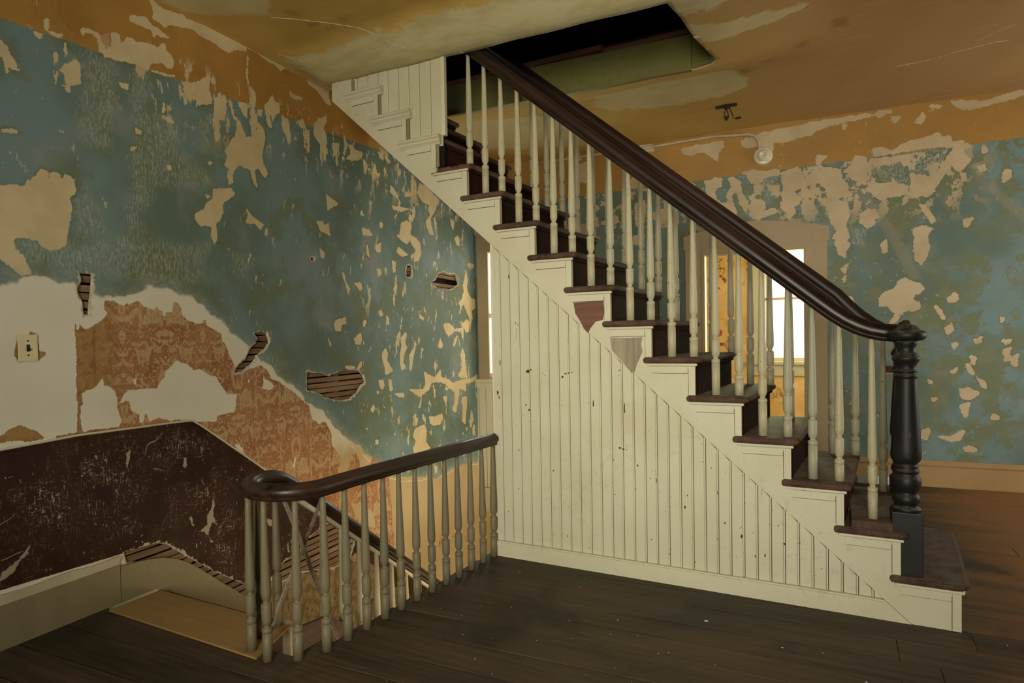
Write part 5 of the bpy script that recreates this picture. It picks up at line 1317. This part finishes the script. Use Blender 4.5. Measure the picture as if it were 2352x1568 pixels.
# ------------------------------------------------------------------ loose and fixed small things
bm = bmesh.new()
yv = 1.838
vs = [(-3.205, yv), (-2.60, yv - 0.004), (-2.145, yv - 0.008), (-2.245, 2.112), (-2.70, 2.114), (-3.205, 2.112)]
add_prism(bm, [(a + 2.7, b - 2.0) for a, b in vs], lambda u, v, w: (u, v, w), 0.0, 0.009)
pw_ = from_bm('plywood_sheet', bm, M['ply']); pw_.location = (-2.7, 2.0, 0.0)
tag(pw_, 'pale new plywood sheet laid on the floor at the head of the lower stairs', 'plywood')

sw = empty('light_switch', (wall_x(1.541) + 0.001, 1.541, 1.327))
tag(sw, 'ivory ribbed light switch plate with black toggle on the bare plaster left wall', 'light switch')
sw.rotation_euler = (0, 0, math.radians(3.16))
bm = bmesh.new(); add_box(bm, 0.0, 0.006, -0.041, 0.041, -0.062, 0.062, 0.002)
from_bm('cover_plate', bm, M['ivory'], sw)
for i in range(9):
    yy = -0.034 + i * 0.0085
    if abs(yy) < 0.009: continue
    bm = bmesh.new(); add_box(bm, 0.006, 0.0072, yy - 0.002, yy + 0.002, -0.060, 0.060)
    from_bm('rib', bm, M['ivory'], sw)
bm = bmesh.new(); add_box(bm, 0.006, 0.0085, -0.007, 0.007, -0.016, 0.016, 0.001)
from_bm('toggle_slot', bm, M['black'], sw)
bm = bmesh.new(); add_box(bm, 0.006, 0.018, -0.004, 0.004, -0.012, -0.001, 0.001)
from_bm('toggle', bm, M['black'], sw)
for zz in (-0.033, 0.033):
    me = lathe_mesh('screw', [(0.0042, 0.0), (0.0042, 0.0012), (0.002, 0.0018)], 10); me.materials.append(M['black'])
    o = link(bpy.data.objects.new('screw', me), sw); o.location = (0.0062, 0, zz); o.rotation_euler = (0, math.pi / 2, 0)

# porcelain lamp holder on the far wall, and the painted conduit that feeds it
lx, lz = -0.570, 2.952
lh = empty('lamp_holder', (lx, far_y(lx), lz))
tag(lh, 'round porcelain lamp holder without a bulb high on the ochre band of the far wall', 'lamp holder')
lh.rotation_euler = (math.pi / 2, 0, math.atan(0.07757))
me = lathe_mesh('base', [(0.082, 0.0), (0.082, 0.008), (0.076, 0.020), (0.062, 0.026), (0.056, 0.024), (0.053, 0.030), (0.047, 0.040), (0.046, 0.041)], 28); me.materials.append(M['porcelain'])
link(bpy.data.objects.new('base', me), lh)
me = lathe_mesh('socket', [(0.044, 0.036), (0.042, 0.052), (0.034, 0.060), (0.028, 0.062), (0.027, 0.056), (0.010, 0.056)], 24); me.materials.append(M['porcelain'])
link(bpy.data.objects.new('socket', me), lh)
def fp(x, z, p): return (x, far_y(x) - p, z)
cpath = [fp(-0.600, 3.02, 0.012), fp(-0.602, 3.06, 0.012), fp(-0.612, 3.10, 0.012), fp(-0.64, 3.142, 0.012), fp(-0.69, 3.166, 0.012), fp(-0.78, 3.172, 0.012)]
for x in (-1.0, -1.3, -1.6, -1.9, -2.2, -2.5, -2.75):
    cpath.append(fp(x, float(ceil_z(np.array(x), np.array(6.2))) - 0.035, 0.012))
org = Vector(cpath[0])
bm = bmesh.new()
add_sweep(bm, [Vector(p) - org for p in cpath], circle(0.013, 8), Vector((0, 1, 0)))
cd = from_bm('conduit', bm, M['conduit'], None, True); cd.location = org
tag(cd, 'pale painted electrical conduit running along the top of the far wall to the lamp holder', 'conduit')

cwx, cwy = -0.783, 5.616
cw = empty('ceiling_wiring', (cwx, cwy, float(ceil_z(np.array(cwx), np.array(cwy))) - 0.004))
tag(cw, 'black bracket and dangling wires of a missing lamp on the ceiling', 'wiring')
bm = bmesh.new(); add_box(bm, -0.085, 0.085, -0.012, 0.012, -0.016, 0.002, 0.003); add_box(bm, -0.025, 0.025, -0.03, 0.03, -0.02, 0.0, 0.004)
from_bm('bracket', bm, M['black'], cw)
for pts, r in (([(0.0, 0, -0.015), (-0.015, 0.0, -0.06), (-0.02, 0.01, -0.10), (0.0, 0.01, -0.118), (0.018, 0, -0.10), (0.012, 0, -0.06), (0.0, 0, -0.03)], 0.0035), ([(0.02, 0, -0.015), (0.04, 0, -0.06), (0.055, 0.005, -0.11), (0.085, 0.0, -0.128), (0.11, 0, -0.118)], 0.0035)):
    sweep('wire', pts, circle(r, 6), M['black'], cw, Vector((0, 1, 0)))
bm = bmesh.new(); add_box(bm, 0.075, 0.115, -0.008, 0.008, -0.128, -0.110, 0.004)
from_bm('wire_nut', bm, M['black'], cw)
bm = bmesh.new(); add_box(bm, -0.012, 0.012, -0.008, 0.008, -0.124, -0.085, 0.004)
from_bm('wire_nut', bm, M['black'], cw)

ow = empty('board_offcut', (0.32, far_y(0.32) - 0.035, 0.0))  # thin two-tone strip set against the far skirting
tag(ow, 'white painted board offcut leaning at the foot of the far skirting behind the newels', 'board')
ow.rotation_euler = (0, 0, math.atan(0.07757))
bm = bmesh.new(); add_box(bm, -0.02, 0.16, -0.008, 0.008, 0.0, 0.07, 0.002)
from_bm('board', bm, M['white'], ow)
bm = bmesh.new(); add_box(bm, -0.15, -0.022, -0.008, 0.008, 0.0, 0.068, 0.002)
from_bm('grey_end', bm, M['far_plain'], ow)

# flakes of paint on the floor
bm = bmesh.new()
rg = random.Random(11)
for i in range(55):
    if i < 6:
        x, y, s = [(-0.53, 3.02, 0.011), (0.40, 2.62, 0.010), (0.43, 2.60, 0.008), (-0.2, 2.9, 0.006), (-0.9, 2.85, 0.005), (0.1, 2.75, 0.006)][i]
    else:
        x, y, s = rg.uniform(-1.75, 0.9), rg.uniform(1.9, 3.36), rg.uniform(0.0010, 0.0028)
    a = rg.uniform(0, 6.28); nv = rg.choice((4, 5))
    lo = [bm.verts.new((x + s * rg.uniform(0.6, 1.2) * math.cos(a + j * 6.283 / nv), y + s * rg.uniform(0.6, 1.2) * math.sin(a + j * 6.283 / nv), 0.0006 + rg.uniform(0, 0.001))) for j in range(nv)]
    ct = bm.verts.new((x, y, 0.0025 + rg.uniform(0, 0.001)))
    for j in range(nv): bm.faces.new((lo[j], lo[(j + 1) % nv], ct))
fl = from_bm('paint_flakes', bm, M['white'])
fl['kind'] = 'stuff'
tag(fl, 'tiny white flakes of paint scattered over the dark floor boards', 'paint flakes')
